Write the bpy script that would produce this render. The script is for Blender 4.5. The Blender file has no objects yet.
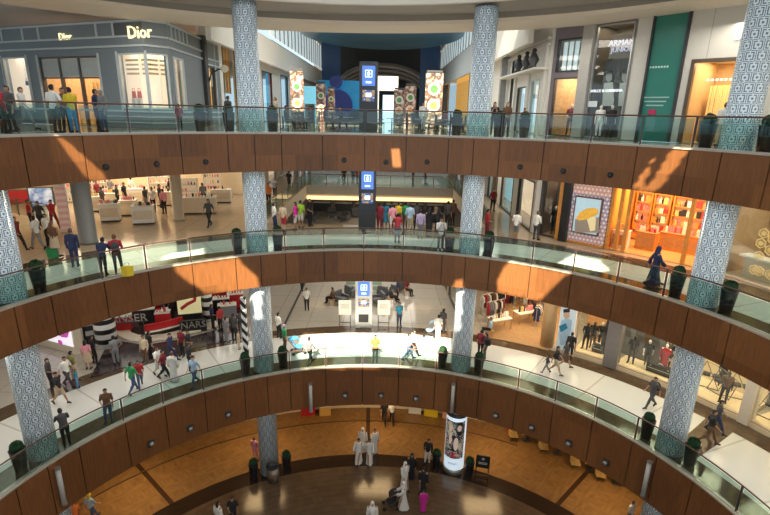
import bpy, bmesh, math, random
from math import sin, cos, pi, radians as R, atan2, hypot, sqrt, floor
from mathutils import Vector, Matrix
random.seed(7)
C = bpy.context.scene.collection
SC = bpy.context.scene
EX = 1.0721                       # the atrium opening is a slightly wide ellipse
RW = 13.0                         # its radius
ZF = [0.0, 6.89, 13.81, 19.77]    # floor heights, ground to top gallery
ZB = [0.0, 4.38, 12.05, 17.96]    # underside of each gallery
EYE = Vector((0.4145, -12.0323, 20.816))
FPX, PITCH, ROLL = 486.9, R(16.528), R(1.2816)

# ---------------------------------------------------------------- camera
cd = bpy.data.cameras.new('camera'); cam = bpy.data.objects.new('camera', cd); C.objects.link(cam)
fw = Vector((0, cos(PITCH), -sin(PITCH))); r0 = Vector((1, 0, 0)); u0 = r0.cross(fw)
rt = cos(ROLL)*r0 + sin(ROLL)*u0; up = -sin(ROLL)*r0 + cos(ROLL)*u0
cam.matrix_world = Matrix(((rt.x, up.x, -fw.x, EYE.x), (rt.y, up.y, -fw.y, EYE.y), (rt.z, up.z, -fw.z, EYE.z), (0, 0, 0, 1)))
cd.sensor_width = 36; cd.lens = FPX/770*36; cd.clip_end = 400; cd.clip_start = 0.05
SC.camera = cam
# ---------------------------------------------------------------- world, sun, exposure
SC.view_settings.view_transform = 'Standard'; SC.view_settings.look = 'None'
SC.view_settings.gamma = 1; SC.view_settings.use_curve_mapping = False
SC.view_settings.exposure = 0.15
w = bpy.data.worlds.new('sky'); SC.world = w; w.use_nodes = True
w.node_tree.nodes['Background'].inputs[0].default_value = (0.62, 0.80, 0.95, 1)
w.node_tree.nodes['Background'].inputs[1].default_value = 1.1
SUN_EL, SUN_DX = R(42.5), -0.12     # sun behind the viewer, a little to the left
sd = Vector((SUN_DX, -1, 0)).normalized()*cos(SUN_EL) + Vector((0, 0, sin(SUN_EL)))
sl = bpy.data.lights.new('sun', 'SUN'); sl.energy = 22; sl.color = (1, 0.86, 0.64); sl.angle = R(0.55)
so = bpy.data.objects.new('sun', sl); C.objects.link(so); so.rotation_euler = sd.to_track_quat('Z', 'Y').to_euler()
def area(name, x, y, z, sx, sy, power, col, tilt=(0, 0, 0), shape='RECTANGLE', spread=None):
    l = bpy.data.lights.new(name, 'AREA'); l.shape = shape; l.size = sx; l.size_y = sy
    l.energy = power; l.color = col
    if spread: l.spread = R(spread)
    o = bpy.data.objects.new(name, l); o.location = (x, y, z); o.rotation_euler = tilt; C.objects.link(o); return o
WARM, NEUT, COOL, GOLD = (1, 0.80, 0.56), (1, 0.93, 0.82), (0.80, 0.91, 1.0), (1, 0.62, 0.26)
def ell(r, t): return EX*r*sin(R(t)), r*cos(R(t))
area('dome_daylight', 0, -1, 27.7, 20, 20, 1500, (0.86, 0.93, 1.0), shape='ELLIPSE')  # lamp put under the closed roof in place of skylight daylight
for t in (-70, -45, -20, 5, 30, 55, 80):           # gallery ceiling lights
    x, y = ell(16, t); area('top_gallery_light', x, y, 24.8, 3, 3, 130, NEUT)
    x, y = ell(15.6, t); area('gallery_light', x, y, 17.8, 3, 2.4, 110, NEUT)
    x, y = ell(15.4, t); area('gallery_light', x, y, 11.9, 3, 2.4, 130, NEUT)
for t in (-75, -50, -25, 0, 25, 50, 75):
    x, y = ell(16, t); area('ground_light', x, y, 4.25, 2.4, 1.6, 100, (1, 0.68, 0.34), spread=125)
for (x, y, z, s, p, c) in ((0, 24, 11.9, 7, 380, NEUT), (0, 34, 11.9, 7, 380, NEUT), (0, 50, 11.7, 9, 300, WARM), (-9.5, 27, 17.8, 3, 130, NEUT), (9, 27, 17.8, 3, 130, NEUT),
                           (0, 40, 17.7, 8, 300, NEUT), (-20, 24, 17.8, 8, 800, WARM), (-26, 14, 17.8, 7, 480, WARM), (-20, 19, 11.8, 6, 160, NEUT), (-13, 25, 11.8, 5, 160, NEUT), (-18, 10, 11.9, 4, 90, NEUT),
                           (0, 27, 28.5, 9, 700, COOL), (0, 44, 28.2, 9, 600, COOL)):  # the two high cool lamps are added to brighten the top hall
    area('hall_light', x, y, z, s, s, p, c)

# ---------------------------------------------------------------- pixel rays -> places in the world
def ray(px, py): return (px-385)/FPX*rt + (257.5-py)/FPX*up + fw
def F(px, py, L):                  # point on a floor
    d = ray(px, py); t = (ZF[L]-EYE.z)/d.z; p = EYE + d*t; return p.x, p.y, ZF[L]
def CY(px, py, r):                 # point on the wall curve of radius r
    d = ray(px, py); a = d.x**2/EX**2 + d.y**2; b = 2*(d.x*EYE.x/EX**2 + d.y*EYE.y); c = EYE.x**2/EX**2 + EYE.y**2 - r*r
    t = (-b+sqrt(b*b-4*a*c))/2/a; return EYE + d*t
def TH(px, py, r=13.0): p = CY(px, py, r); return math.degrees(atan2(p.x/EX, p.y))
def YP(px, py, Y): d = ray(px, py); t = (Y-EYE.y)/d.y; return EYE + d*t
def DZ(px, py, x, y):              # height of a pixel seen over a floor point
    d = ray(px, py); t = hypot(x-EYE.x, y-EYE.y)/hypot(d.x, d.y); return EYE.z + d.z*t
def tang(x, y): return -atan2(x/EX/EX, y)     # rotation that turns a thing's front (-Y) to the atrium centre

# ---------------------------------------------------------------- materials
MATS = {}
def nodes(m): return m.node_tree.nodes, m.node_tree.links
def mat(name, col, rough=0.6, metal=0.0, noise=0.06, scale=6.0, emit=0.0, ecol=None, spec=0.5):
    if name in MATS: return MATS[name]
    m = bpy.data.materials.new(name); m.use_nodes = True; n, l = nodes(m); b = n['Principled BSDF']
    b.inputs['Roughness'].default_value = rough; b.inputs['Metallic'].default_value = metal
    b.inputs['Specular IOR Level'].default_value = spec
    if emit:
        b.inputs['Emission Color'].default_value = (*(ecol or col), 1); b.inputs['Emission Strength'].default_value = emit
    if noise:
        tc = n.new('ShaderNodeTexCoord'); nz = n.new('ShaderNodeTexNoise'); nz.inputs['Scale'].default_value = scale; nz.inputs['Detail'].default_value = 3
        mx = n.new('ShaderNodeMix'); mx.data_type = 'RGBA'
        mx.inputs[6].default_value = (*[max(0, c*(1-noise*2)) for c in col], 1); mx.inputs[7].default_value = (*[min(1, c*(1+noise*2)) for c in col], 1)
        l.new(tc.outputs['Object'], nz.inputs['Vector']); l.new(nz.outputs[0], mx.inputs[0]); l.new(mx.outputs[2], b.inputs['Base Color'])
    else: b.inputs['Base Color'].default_value = (*col, 1)
    MATS[name] = m; return m
class NB:                          # small node-graph helper
    def __init__(s, m): s.m = m; s.n, s.l = nodes(m); s.b = s.n['Principled BSDF']
    def M(s, op, a, b=None, c=None):
        k = s.n.new('ShaderNodeMath'); k.operation = op
        for i, v in enumerate((a, b, c)):
            if v is None: continue
            if isinstance(v, (int, float)): k.inputs[i].default_value = v
            else: s.l.new(v, k.inputs[i])
        return k.outputs[0]
    def mix(s, f, a, b):
        k = s.n.new('ShaderNodeMix'); k.data_type = 'RGBA'
        for i, v in ((0, f), (6, a), (7, b)):
            if isinstance(v, (int, float)): k.inputs[i].default_value = v
            elif isinstance(v, tuple): k.inputs[i].default_value = (*v, 1)
            else: s.l.new(v, k.inputs[i])
        return k.outputs[2]
    def pos(s):
        tc = s.n.new('ShaderNodeTexCoord'); sp = s.n.new('ShaderNodeSeparateXYZ'); s.l.new(tc.outputs['Object'], sp.inputs[0]); s.tc = tc.outputs['Object']; return sp.outputs
    def noise(s, scale, detail=3, vec=None):
        k = s.n.new('ShaderNodeTexNoise'); k.inputs['Scale'].default_value = scale; k.inputs['Detail'].default_value = detail; s.l.new(vec or s.tc, k.inputs['Vector']); return k.outputs[0]
    def comb(s, x, y, z=0.0):
        k = s.n.new('ShaderNodeCombineXYZ')
        for i, v in enumerate((x, y, z)):
            if isinstance(v, (int, float)): k.inputs[i].default_value = v
            else: s.l.new(v, k.inputs[i])
        return k.outputs[0]
def newmat(name, rough=0.5, metal=0.0, spec=0.5):
    m = bpy.data.materials.new(name); m.use_nodes = True; MATS[name] = m; g = NB(m)
    g.b.inputs['Roughness'].default_value = rough; g.b.inputs['Metallic'].default_value = metal; g.b.inputs['Specular IOR Level'].default_value = spec
    return m, g
def radial(g):
    x, y, z = g.pos(); xe = g.M('DIVIDE', x, EX); rr = g.M('SQRT', g.M('ADD', g.M('MULTIPLY', xe, xe), g.M('MULTIPLY', y, y)))
    return x, y, z, rr, g.M('ARCTAN2', xe, y)
def band(g, v, a, b): return g.M('MULTIPLY', g.M('GREATER_THAN', v, a), g.M('LESS_THAN', v, b))
# red-brown wood of the gallery fronts, vertical grain, each panel slightly different
def wood_panel():
    m, g = newmat('panel_wood', 0.42); x, y, z, rr, th = radial(g)
    arc = g.M('MULTIPLY', th, 13.0)
    v = g.comb(g.M('MULTIPLY', arc, 9.0), g.M('MULTIPLY', z, 0.7), 0.0); gr = g.noise(1.6, 5, v)
    cell = g.n.new('ShaderNodeTexWhiteNoise'); cell.noise_dimensions = '2D'
    g.l.new(g.comb(g.M('FLOOR', g.M('MULTIPLY', arc, 0.51)), g.M('FLOOR', g.M('MULTIPLY', z, 0.16))), cell.inputs['Vector'])
    f = g.M('ADD', g.M('MULTIPLY', gr, 0.75), g.M('MULTIPLY', cell.outputs[0], 0.35))
    g.l.new(g.mix(f, (0.055, 0.020, 0.006), (0.265, 0.103, 0.031)), g.b.inputs['Base Color']); return m
def gallery_floor(name, b0, b1, b2, light, tile, cross=None):
    m, g = newmat(name, 0.10); x, y, z, rr, th = radial(g)
    nz = g.noise(0.8, 6); n2 = g.noise(3.5, 8)
    dark = g.mix(n2, (0.035, 0.022, 0.014), (0.13, 0.085, 0.05))
    seam = g.M('GREATER_THAN', g.M('ABSOLUTE', g.M('SUBTRACT', g.M('FRACT', g.M('MULTIPLY', th, 5.2)), 0.5)), 0.487)
    pale = g.mix(nz, tuple(c*0.90 for c in light), light); pale = g.mix(g.M('MULTIPLY', seam, 0.5), pale, (0.25, 0.22, 0.18))
    gx = g.M('GREATER_THAN', g.M('ABSOLUTE', g.M('SUBTRACT', g.M('FRACT', g.M('MULTIPLY', x, 0.42)), 0.5)), 0.485)
    gy = g.M('GREATER_THAN', g.M('ABSOLUTE', g.M('SUBTRACT', g.M('FRACT', g.M('MULTIPLY', y, 0.42)), 0.5)), 0.485)
    beyond = g.mix(n2, tuple(c*0.82 for c in tile), tile); beyond = g.mix(g.M('MULTIPLY', g.M('MAXIMUM', gx, gy), 0.4), beyond, (0.2, 0.16, 0.12))
    c = g.mix(g.M('LESS_THAN', rr, b2), beyond, dark)
    if cross: pale = g.mix(band(g, g.M('ADD', th, g.M('MULTIPLY', g.M('SUBTRACT', rr, 15.0), 0.012)), R(cross[0]), R(cross[1])), pale, dark)
    c = g.mix(g.M('LESS_THAN', rr, b1), c, pale); c = g.mix(g.M('LESS_THAN', rr, b0), c, dark)
    g.l.new(c, g.b.inputs['Base Color']); return m
def ground_floor():
    m, g = newmat('ground_floor_stone', 0.16); x, y, z, rr, th = radial(g)
    n1 = g.noise(2.2, 6); n2 = g.noise(0.35, 2)
    wv = g.noise(1.0, 4, g.comb(g.M('MULTIPLY', g.M('ADD', x, y), 4.0), g.M('MULTIPLY', g.M('SUBTRACT', x, y), 0.9)))
    wv2 = g.noise(1.0, 4, g.comb(g.M('MULTIPLY', g.M('ADD', x, y), 0.9), g.M('MULTIPLY', g.M('SUBTRACT', x, y), 4.0)))
    hb = g.M('GREATER_THAN', g.M('FRACT', g.M('MULTIPLY', g.M('SUBTRACT', x, y), 0.55)), 0.5)
    k = g.n.new('ShaderNodeMix'); g.l.new(hb, k.inputs[0]); g.l.new(wv, k.inputs[2]); g.l.new(wv2, k.inputs[3])
    f = g.M('ADD', g.M('MULTIPLY', k.outputs[0], 0.75), g.M('MULTIPLY', n1, 0.25))
    outer = g.mix(f, (0.085, 0.042, 0.014), (0.36, 0.205, 0.078))
    spoke = g.M('LESS_THAN', g.M('MULTIPLY', g.M('ABSOLUTE', g.M('SUBTRACT', g.M('FRACT', g.M('ADD', g.M('MULTIPLY', th, 8/(2*pi)), 0.535)), 0.5)), rr), 0.16)
    outer = g.mix(spoke, outer, (0.05, 0.026, 0.014))
    ringc = g.M('FRACT', g.M('MULTIPLY', rr, 2.6)); cellr = g.M('FLOOR', g.M('MULTIPLY', rr, 2.6))
    tile = g.M('FRACT', g.M('ADD', g.M('MULTIPLY', th, 22.0), g.M('MULTIPLY', cellr, 0.5)))
    wn = g.n.new('ShaderNodeTexWhiteNoise'); wn.noise_dimensions = '2D'; g.l.new(g.comb(cellr, g.M('FLOOR', g.M('ADD', g.M('MULTIPLY', th, 22.0), g.M('MULTIPLY', cellr, 0.5)))), wn.inputs['Vector'])
    fi = g.M('ADD', g.M('MULTIPLY', wn.outputs[0], 0.18), g.M('MULTIPLY', n1, 0.6))
    inner = g.mix(fi, (0.065, 0.040, 0.022), (0.19, 0.125, 0.070))
    inner = g.mix(g.M('MULTIPLY', g.M('GREATER_THAN', ringc, 0.93), 0.6), inner, (0.03, 0.018, 0.01))
    c = g.mix(g.M('LESS_THAN', rr, 14.1), outer, (0.030, 0.018, 0.012)); c = g.mix(g.M('LESS_THAN', rr, 13.0), c, inner)
    g.l.new(c, g.b.inputs['Base Color']); return m
def key_pattern():                 # interlocking square key pattern wrapped round the columns
    m, g = newmat('key_pattern', 0.55); x, y, z = g.pos()
    u = g.M('MULTIPLY', g.M('ARCTAN2', x, y), 10/(2*pi)); v = g.M('MULTIPLY', z, 1/0.345)
    row = g.M('FLOOR', v); u = g.M('ADD', u, g.M('MULTIPLY', g.M('MODULO', row, 2.0), 0.5))
    cu = g.M('ABSOLUTE', g.M('SUBTRACT', g.M('FRACT', u), 0.5)); cv = g.M('ABSOLUTE', g.M('SUBTRACT', g.M('FRACT', v), 0.5))
    d = g.M('MAXIMUM', cu, cv); q = g.M('MINIMUM', cu, cv)
    a = g.M('LESS_THAN', d, 0.10); b = band(g, d, 0.27, 0.37); c = band(g, d, 0.465, 0.5)
    gap = g.M('MULTIPLY', g.M('LESS_THAN', cu, 0.07), g.M('GREATER_THAN', d, 0.13)); link = g.M('MULTIPLY', g.M('LESS_THAN', cv, 0.05), band(g, d, 0.27, 0.40))
    ln = g.M('MAXIMUM', g.M('MAXIMUM', a, b), c); ln = g.M('MULTIPLY', ln, g.M('SUBTRACT', 1.0, gap)); ln = g.M('MAXIMUM', ln, link)
    g.l.new(g.mix(ln, (0.84, 0.93, 0.98), (0.12, 0.21, 0.30)), g.b.inputs['Base Color']); return m
def stripes(name, c1, c2, per, axis=2, duty=0.5, slope=0.0, emit=0.0, rough=0.4):
    m, g = newmat(name, rough); p = g.pos(); v = p[axis]
    if slope: v = g.M('ADD', v, g.M('MULTIPLY', p[0], slope))
    f = g.M('GREATER_THAN', g.M('FRACT', g.M('DIVIDE', v, per)), duty); c = g.mix(f, c1, c2); g.l.new(c, g.b.inputs['Base Color'])
    if emit: g.l.new(c, g.b.inputs['Emission Color']); g.b.inputs['Emission Strength'].default_value = emit
    return m
def blotch(name, cols, scale=1.5, emit=0.0, rough=0.4):     # printed picture of soft patches
    m, g = newmat(name, rough); g.pos(); nz = g.noise(scale, 4)
    cr = g.n.new('ShaderNodeValToRGB'); g.l.new(nz, cr.inputs[0]); e = cr.color_ramp.elements; cr.color_ramp.interpolation = 'CONSTANT' if len(cols) > 3 else 'LINEAR'
    while len(e) < len(cols): e.new(0.5)
    for i, c in enumerate(cols): e[i].position = 0.30+0.42*i/len(cols); e[i].color = (*c, 1)
    g.l.new(cr.outputs[0], g.b.inputs['Base Color'])
    if emit: g.l.new(cr.outputs[0], g.b.inputs['Emission Color']); g.b.inputs['Emission Strength'].default_value = emit
    return m
def glassmat(name, tint, refl=0.10, rough=0.02):
    m = bpy.data.materials.new(name); m.use_nodes = True; MATS[name] = m; n, l = nodes(m); n.remove(n['Principled BSDF'])
    t = n.new('ShaderNodeBsdfTransparent'); t.inputs[0].default_value = (*tint, 1); gl = n.new('ShaderNodeBsdfGlossy'); gl.inputs['Roughness'].default_value = rough
    fr = n.new('ShaderNodeFresnel'); fr.inputs[0].default_value = 1.45; ad = n.new('ShaderNodeMath'); ad.operation = 'MULTIPLY_ADD'; ad.inputs[1].default_value = 0.8; ad.inputs[2].default_value = refl*0.3
    ge = n.new('ShaderNodeNewGeometry'); iv = n.new('ShaderNodeMath'); iv.operation = 'SUBTRACT'; iv.inputs[0].default_value = 1.0; l.new(ge.outputs['Backfacing'], iv.inputs[1]); mu = n.new('ShaderNodeMath'); mu.operation = 'MULTIPLY'; l.new(fr.outputs[0], mu.inputs[0]); l.new(iv.outputs[0], mu.inputs[1]); l.new(mu.outputs[0], ad.inputs[0]); mx = n.new('ShaderNodeMixShader'); l.new(ad.outputs[0], mx.inputs[0]); l.new(t.outputs[0], mx.inputs[1]); l.new(gl.outputs[0], mx.inputs[2])
    l.new(mx.outputs[0], n['Material Output'].inputs[0]); return m
WOOD = wood_panel(); KEY = key_pattern()
FL1 = gallery_floor('third_floor_stone', 14.15, 17.42, 18.5, (0.62, 0.63, 0.60), (0.44, 0.41, 0.36), (62, 66))
FL2 = gallery_floor('second_floor_stone', 14.1, 16.5, 17.8, (0.60, 0.63, 0.59), (0.50, 0.40, 0.28))
FL3 = gallery_floor('top_floor_stone', 14.1, 16.5, 17.8, (0.60, 0.62, 0.58), (0.45, 0.40, 0.33))
FL0 = ground_floor()
GLASS = glassmat('rail_glass', (0.74, 0.85, 0.82), 0.15); SHOPGLASS = glassmat('shop_glass', (0.90, 0.94, 0.93), 0.12)
TEALGLASS = glassmat('teal_glass', (0.20, 0.52, 0.46), 0.2)
WHITE = mat('white_plaster', (0.78, 0.76, 0.70), 0.7, noise=0.02); CREAM = mat('cream_plaster', (0.66, 0.58, 0.46), 0.7, noise=0.03)
SOFFIT = mat('soffit_plaster', (0.80, 0.70, 0.58), 0.6, noise=0.02); DARKSOF = mat('shadow_line_plaster', (0.30, 0.27, 0.23), 0.7, noise=0.02)
BLACK = mat('black_lacquer', (0.012, 0.012, 0.013), 0.35, noise=0.0); CHAR = mat('charcoal', (0.035, 0.035, 0.038), 0.55)
STEEL = mat('brushed_steel', (0.50, 0.50, 0.48), 0.35, 0.8, noise=0.03); DSTEEL = mat('dark_steel', (0.10, 0.10, 0.10), 0.4, 0.7)
BRONZE = mat('bronze_rail', (0.11, 0.065, 0.045), 0.35, 0.3); LEAF = mat('clipped_leaves', (0.010, 0.055, 0.016), 0.8, noise=0.35, scale=40)
GREYWALL = mat('blue_grey_panel', (0.21, 0.245, 0.265), 0.5, noise=0.03); GREYTRIM = mat('pale_grey_moulding', (0.58, 0.63, 0.64), 0.5, noise=0.02)
PLAINCOL = mat('grey_column_paint', (0.19, 0.20, 0.20), 0.5, noise=0.03); TAN = mat('tan_wood', (0.45, 0.24, 0.09), 0.45, noise=0.15)
ORANGE = mat('orange_wood', (0.60, 0.26, 0.05), 0.4, noise=0.12); GOLDM = mat('gold_metal', (0.75, 0.48, 0.14), 0.3, 0.9)
LETTER = mat('lit_letter', (1, 0.90, 0.55), 0.5, noise=0, emit=1.1, ecol=(1, .85, .48)); LETTERW = mat('lit_white_letter', (0.9, 0.95, 1.0), 0.5, noise=0, emit=0.45)
SCREENB = mat('blue_screen', (0.05, 0.12, 0.45), 0.4, noise=0.05, emit=0.8, ecol=(0.10, 0.22, 0.62)); SCREENW = mat('pale_screen', (0.7, 0.85, 1), 0.4, noise=0.05, emit=1.4, ecol=(0.6, 0.85, 1))
COOLWIN = mat('bright_window_glow', (0.75, 0.85, 0.88), 0.6, noise=0.06, emit=0.5)  # glow painted in for daylight in clerestory panes and reflections in shop glass
WARMLIT = mat('lit_display_back', (1, 0.86, 0.70), 0.6, noise=0.05, scale=2, emit=0.70, ecol=(1, 0.70, 0.50)); COVE = mat('cove_strip', (1, 0.75, 0.40), 0.6, noise=0, emit=1.5, ecol=(1, 0.70, 0.32))
ZEBRA = stripes('black_white_bands', (0.85, 0.84, 0.86), (0.012, 0.012, 0.014), 0.62, 2, 0.52); REDM = mat('red_lacquer', (0.50, 0.02, 0.025), 0.35, noise=0.05)

# ---------------------------------------------------------------- mesh builder
class MB:
    def __init__(s): s.v = []; s.f = []; s.m = []; s.mi = 0
    def add(s, vs, fs):
        k = len(s.v); s.v += [tuple(p) for p in vs]; s.f += [tuple(i+k for i in f) for f in fs]; s.m += [s.mi]*len(fs); return s
    def box(s, x, y, z, sx, sy, sz, rot=0, tx=0):      # centre, full sizes
        c, n = cos(rot), sin(rot); vs = []
        for dz in (-.5, .5):
            for dx, dy in ((-.5, -.5), (.5, -.5), (.5, .5), (-.5, .5)):
                a, b = dx*sx, dy*sy; vs.append((x+a*c-b*n, y+a*n+b*c, z+dz*sz))
        return s.add(vs, [(3, 2, 1, 0), (4, 5, 6, 7), (0, 1, 5, 4), (1, 2, 6, 5), (2, 3, 7, 6), (3, 0, 4, 7)])
    def tube(s, pts, rad, n=10, caps=True):
        if isinstance(rad, (int, float)): rad = [rad]*len(pts)
        pts = [Vector(p) for p in pts]; vs = []; fs = []; side = None
        for i, p in enumerate(pts):
            t = (pts[min(i+1, len(pts)-1)]-pts[max(i-1, 0)]).normalized()
            if side is None: side = t.orthogonal().normalized()
            side = (side - t*side.dot(t)).normalized(); o = t.cross(side)
            for k in range(n):
                a = 2*pi*k/n; vs.append(p+(side*cos(a)+o*sin(a))*rad[i])
        for i in range(len(pts)-1):
            for k in range(n): k2 = (k+1) % n; fs.append((i*n+k, i*n+k2, (i+1)*n+k2, (i+1)*n+k))
        if caps: fs += [tuple(reversed(range(n))), tuple(range((len(pts)-1)*n, len(pts)*n))]
        return s.add(vs, fs)
    def loft(s, rings, n=16, caps=True):               # rings: (x, y, z, rx, ry)
        vs = []; fs = []
        for (x, y, z, rx, ry) in rings:
            for k in range(n): a = 2*pi*k/n; vs.append((x+rx*cos(a), y+ry*sin(a), z))
        for i in range(len(rings)-1):
            for k in range(n): k2 = (k+1) % n; fs.append((i*n+k, i*n+k2, (i+1)*n+k2, (i+1)*n+k))
        if caps: fs += [tuple(reversed(range(n))), tuple(range((len(rings)-1)*n, len(rings)*n))]
        return s.add(vs, fs)
    def ball(s, x, y, z, rx, ry, rz, n=12, m=8):
        return s.loft([(x, y, z+rz*-cos(pi*i/m), max(rx*sin(pi*i/m), 1e-4), max(ry*sin(pi*i/m), 1e-4)) for i in range(m+1)], n)
    def prism(s, poly, z0, z1):
        n = len(poly); vs = [(x, y, z0) for x, y in poly]+[(x, y, z1) for x, y in poly]
        return s.add(vs, [tuple(reversed(range(n))), tuple(range(n, 2*n))]+[(i, (i+1) % n, n+(i+1) % n, n+i) for i in range(n)])
    def sector(s, ra, rb, t0, t1, z0, z1, step=2.5):   # piece of a curved wall or ring
        n = max(1, int(abs(t1-t0)/step)); vs = []; fs = []
        for i in range(n+1):
            t = t0+(t1-t0)*i/n
            for r, z in ((ra, z0), (rb, z0), (rb, z1), (ra, z1)): vs.append((*ell(r, t), z))
        for i in range(n):
            a = i*4; b = a+4
            for k in range(4): k2 = (k+1) % 4; fs.append((a+k, a+k2, b+k2, b+k))
        fs += [(3, 2, 1, 0), (n*4, n*4+1, n*4+2, n*4+3)]; return s.add(vs, fs)
    def build(s, name, m, parent=None, smooth=False, loc=None):
        me = bpy.data.meshes.new(name); me.from_pydata(s.v, [], s.f)
        ms = m if isinstance(m, (list, tuple)) else [m]
        for q in ms: me.materials.append(q)
        if len(ms) > 1: me.polygons.foreach_set('material_index', s.m)
        if smooth: me.polygons.foreach_set('use_smooth', [True]*len(me.polygons))
        b = bmesh.new(); b.from_mesh(me); bmesh.ops.recalc_face_normals(b, faces=b.faces); b.to_mesh(me); b.free()
        o = bpy.data.objects.new(name, me); C.objects.link(o)
        if parent: o.parent = parent
        if loc: o.location = loc
        return o
def tag(o, label, cat, group=None, kind=None):
    if label: o['label'] = label
    if cat: o['category'] = cat
    if group: o['group'] = group
    if kind: o['kind'] = kind
    return o
def struct(o): o['kind'] = 'structure'; return o
def empty(name, x, y, z, rot=0, label=None, cat=None, group=None):
    o = bpy.data.objects.new(name, None); o.empty_display_size = 0.1; C.objects.link(o); o.location = (x, y, z); o.rotation_euler = (0, 0, rot); return tag(o, label, cat, group)
def kids(o): return [c for c in bpy.data.objects if c.parent == o]
PARTS = {}
def dup(o, x, y, z, rot, label=None, group=None, parent=None, scale=None):
    key = o.name
    if key not in PARTS: PARTS[key] = [(c, kids(c)) for c in kids(o)]
    r = o.copy(); C.objects.link(r); r.location = (x, y, z); r.rotation_euler = (0, 0, rot)
    if scale: r.scale = (scale,)*3
    if label: r['label'] = label
    if group: r['group'] = group
    for ch, gs in PARTS[key]:
        c = ch.copy(); C.objects.link(c); c.parent = r
        for g in gs: d = g.copy(); C.objects.link(d); d.parent = c
    return r
class Maker:                       # first call moves the prototype, later calls copy it
    def __init__(s, fn): s.fn = fn; s.o = None
    def __call__(s, x, y, z, rot, label, group=None, scale=None):
        if s.o is None:
            s.o = s.fn(); s.o.location = (x, y, z); s.o.rotation_euler = (0, 0, rot); s.o['label'] = label
            if group: s.o['group'] = group
            if scale: s.o.scale = (scale,)*3
            PARTS[s.o.name] = [(c, kids(c)) for c in kids(s.o)]
            return s.o
        return dup(s.o, x, y, z, rot, label, group, scale=scale or 1.0)
def recolour(o, part, m):
    for c in kids(o):
        if c.name.split('.')[0] == part:
            c.material_slots[0].link = 'OBJECT'; c.material_slots[0].material = m
def text_mesh(s, size, m, depth=0.03, font_scale=1.0):
    cu = bpy.data.curves.new('letters', 'FONT'); cu.body = s; cu.size = size; cu.extrude = depth; cu.align_x = 'CENTER'; cu.align_y = 'CENTER'; cu.resolution_u = 2
    t = bpy.data.objects.new('letters', cu); C.objects.link(t); dg = bpy.context.evaluated_depsgraph_get()
    me = bpy.data.meshes.new_from_object(t.evaluated_get(dg)); bpy.data.objects.remove(t); me.materials.clear(); me.materials.append(m)
    me.transform(Matrix.Rotation(pi/2, 4, 'X')); return me
def sign(name, s, size, m, x, y, z, rot, label=None, cat=None, parent=None, sx=1.0):
    o = bpy.data.objects.new(name, text_mesh(s, size, m)); C.objects.link(o); o.location = (x, y, z); o.rotation_euler = (0, 0, rot); o.scale = (sx, 1, 1)
    if parent: o.parent = parent
    return tag(o, label, cat)
def fill_slab(name, z1, z0, outer, holes, m, mside):    # plate with holes
    b = bmesh.new(); me = bpy.data.meshes.new(name); es = []
    loops = [outer]+holes
    for lp in loops:
        vs = [b.verts.new((x, y, z1)) for x, y in lp]; es += [b.edges.new((vs[i], vs[(i+1) % len(vs)])) for i in range(len(vs))]
    bmesh.ops.triangle_fill(b, edges=es, use_beauty=True, use_dissolve=False)
    top = list(b.faces)
    for f in top:
        if f.normal.z < 0: f.normal_flip()
    r = bmesh.ops.duplicate(b, geom=top)
    low = [f for f in r['geom'] if isinstance(f, bmesh.types.BMFace)]; lv = {v for f in low for v in f.verts}
    for v in lv: v.co.z = z0
    for f in low: f.normal_flip(); f.material_index = 1
    for lp in loops:
        vs = [b.verts.new((x, y, z)) for z in (z1, z0) for x, y in lp]; n = len(lp)
        for i in range(n): f = b.faces.new((vs[i], vs[(i+1) % n], vs[n+(i+1) % n], vs[n+i])); f.material_index = 1
    b.to_mesh(me); b.free(); me.materials.append(m); me.materials.append(mside)
    o = bpy.data.objects.new(name, me); C.objects.link(o); return struct(o)
def ellp(r, n=120): return [ell(r, 360*i/n) for i in range(n)]
RECT = [(-48, -22), (48, -22), (48, 75), (-48, 75)]
VOID = [(-7.5, 18.9), (7.0, 18.9), (7.0, 36), (-7.5, 36)]

# ---------------------------------------------------------------- floors, galleries, ceilings
struct(MB().box(0, 26, -0.15, 96, 97, 0.3).build('floor_ground', FL0))
fill_slab('floor_third_gallery', ZF[1]-.02, ZB[1], RECT, [ellp(RW)], FL1, CREAM)
fill_slab('floor_second_gallery', ZF[2]-.02, 12.55, RECT, [ellp(RW), VOID], FL2, CREAM)
fill_slab('floor_top_gallery', ZF[3]-.02, ZB[3], RECT, [ellp(RW)], FL3, CREAM)
COLT = [-68.3, -25.13, 19.37, 63.0]
JR = [-125, -115.4, -107, -98.5, -90, -82, -76, -70.4, -64.6, -55.6, -47.6, -39.2, -30.5, -25.3, -20.0, -11.7, -3.0, 5.6, 14.3, 19.4, 24.6, 33.2, 41.5, 50.0, 58.4, 63.4, 70.5, 78, 86, 94, 102, 110, 118, 126]
for L, nm in ((1, 'third'), (2, 'second'), (3, 'top')):
    m = MB()
    for i in range(len(JR)-1): m.sector(RW-0.10, RW+0.02, JR[i]+0.09, JR[i+1]-0.09, ZB[L], ZF[L]-0.04, 1.2)
    struct(m.build(f'wall_{nm}_gallery_front', WOOD))
    struct(MB().sector(RW-0.03, RW+0.05, -126, 126, ZB[L]+.02, ZF[L]-.08, 1.5).build(f'trim_{nm}_gallery_joints', BLACK))
    struct(MB().sector(RW-0.13, RW+0.15, -126, 126, ZF[L]-0.04, ZF[L]+0.03, 1.5).build(f'trim_{nm}_gallery_edge', mat('edge_stone', (0.42, 0.37, 0.30), 0.35)))
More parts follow.
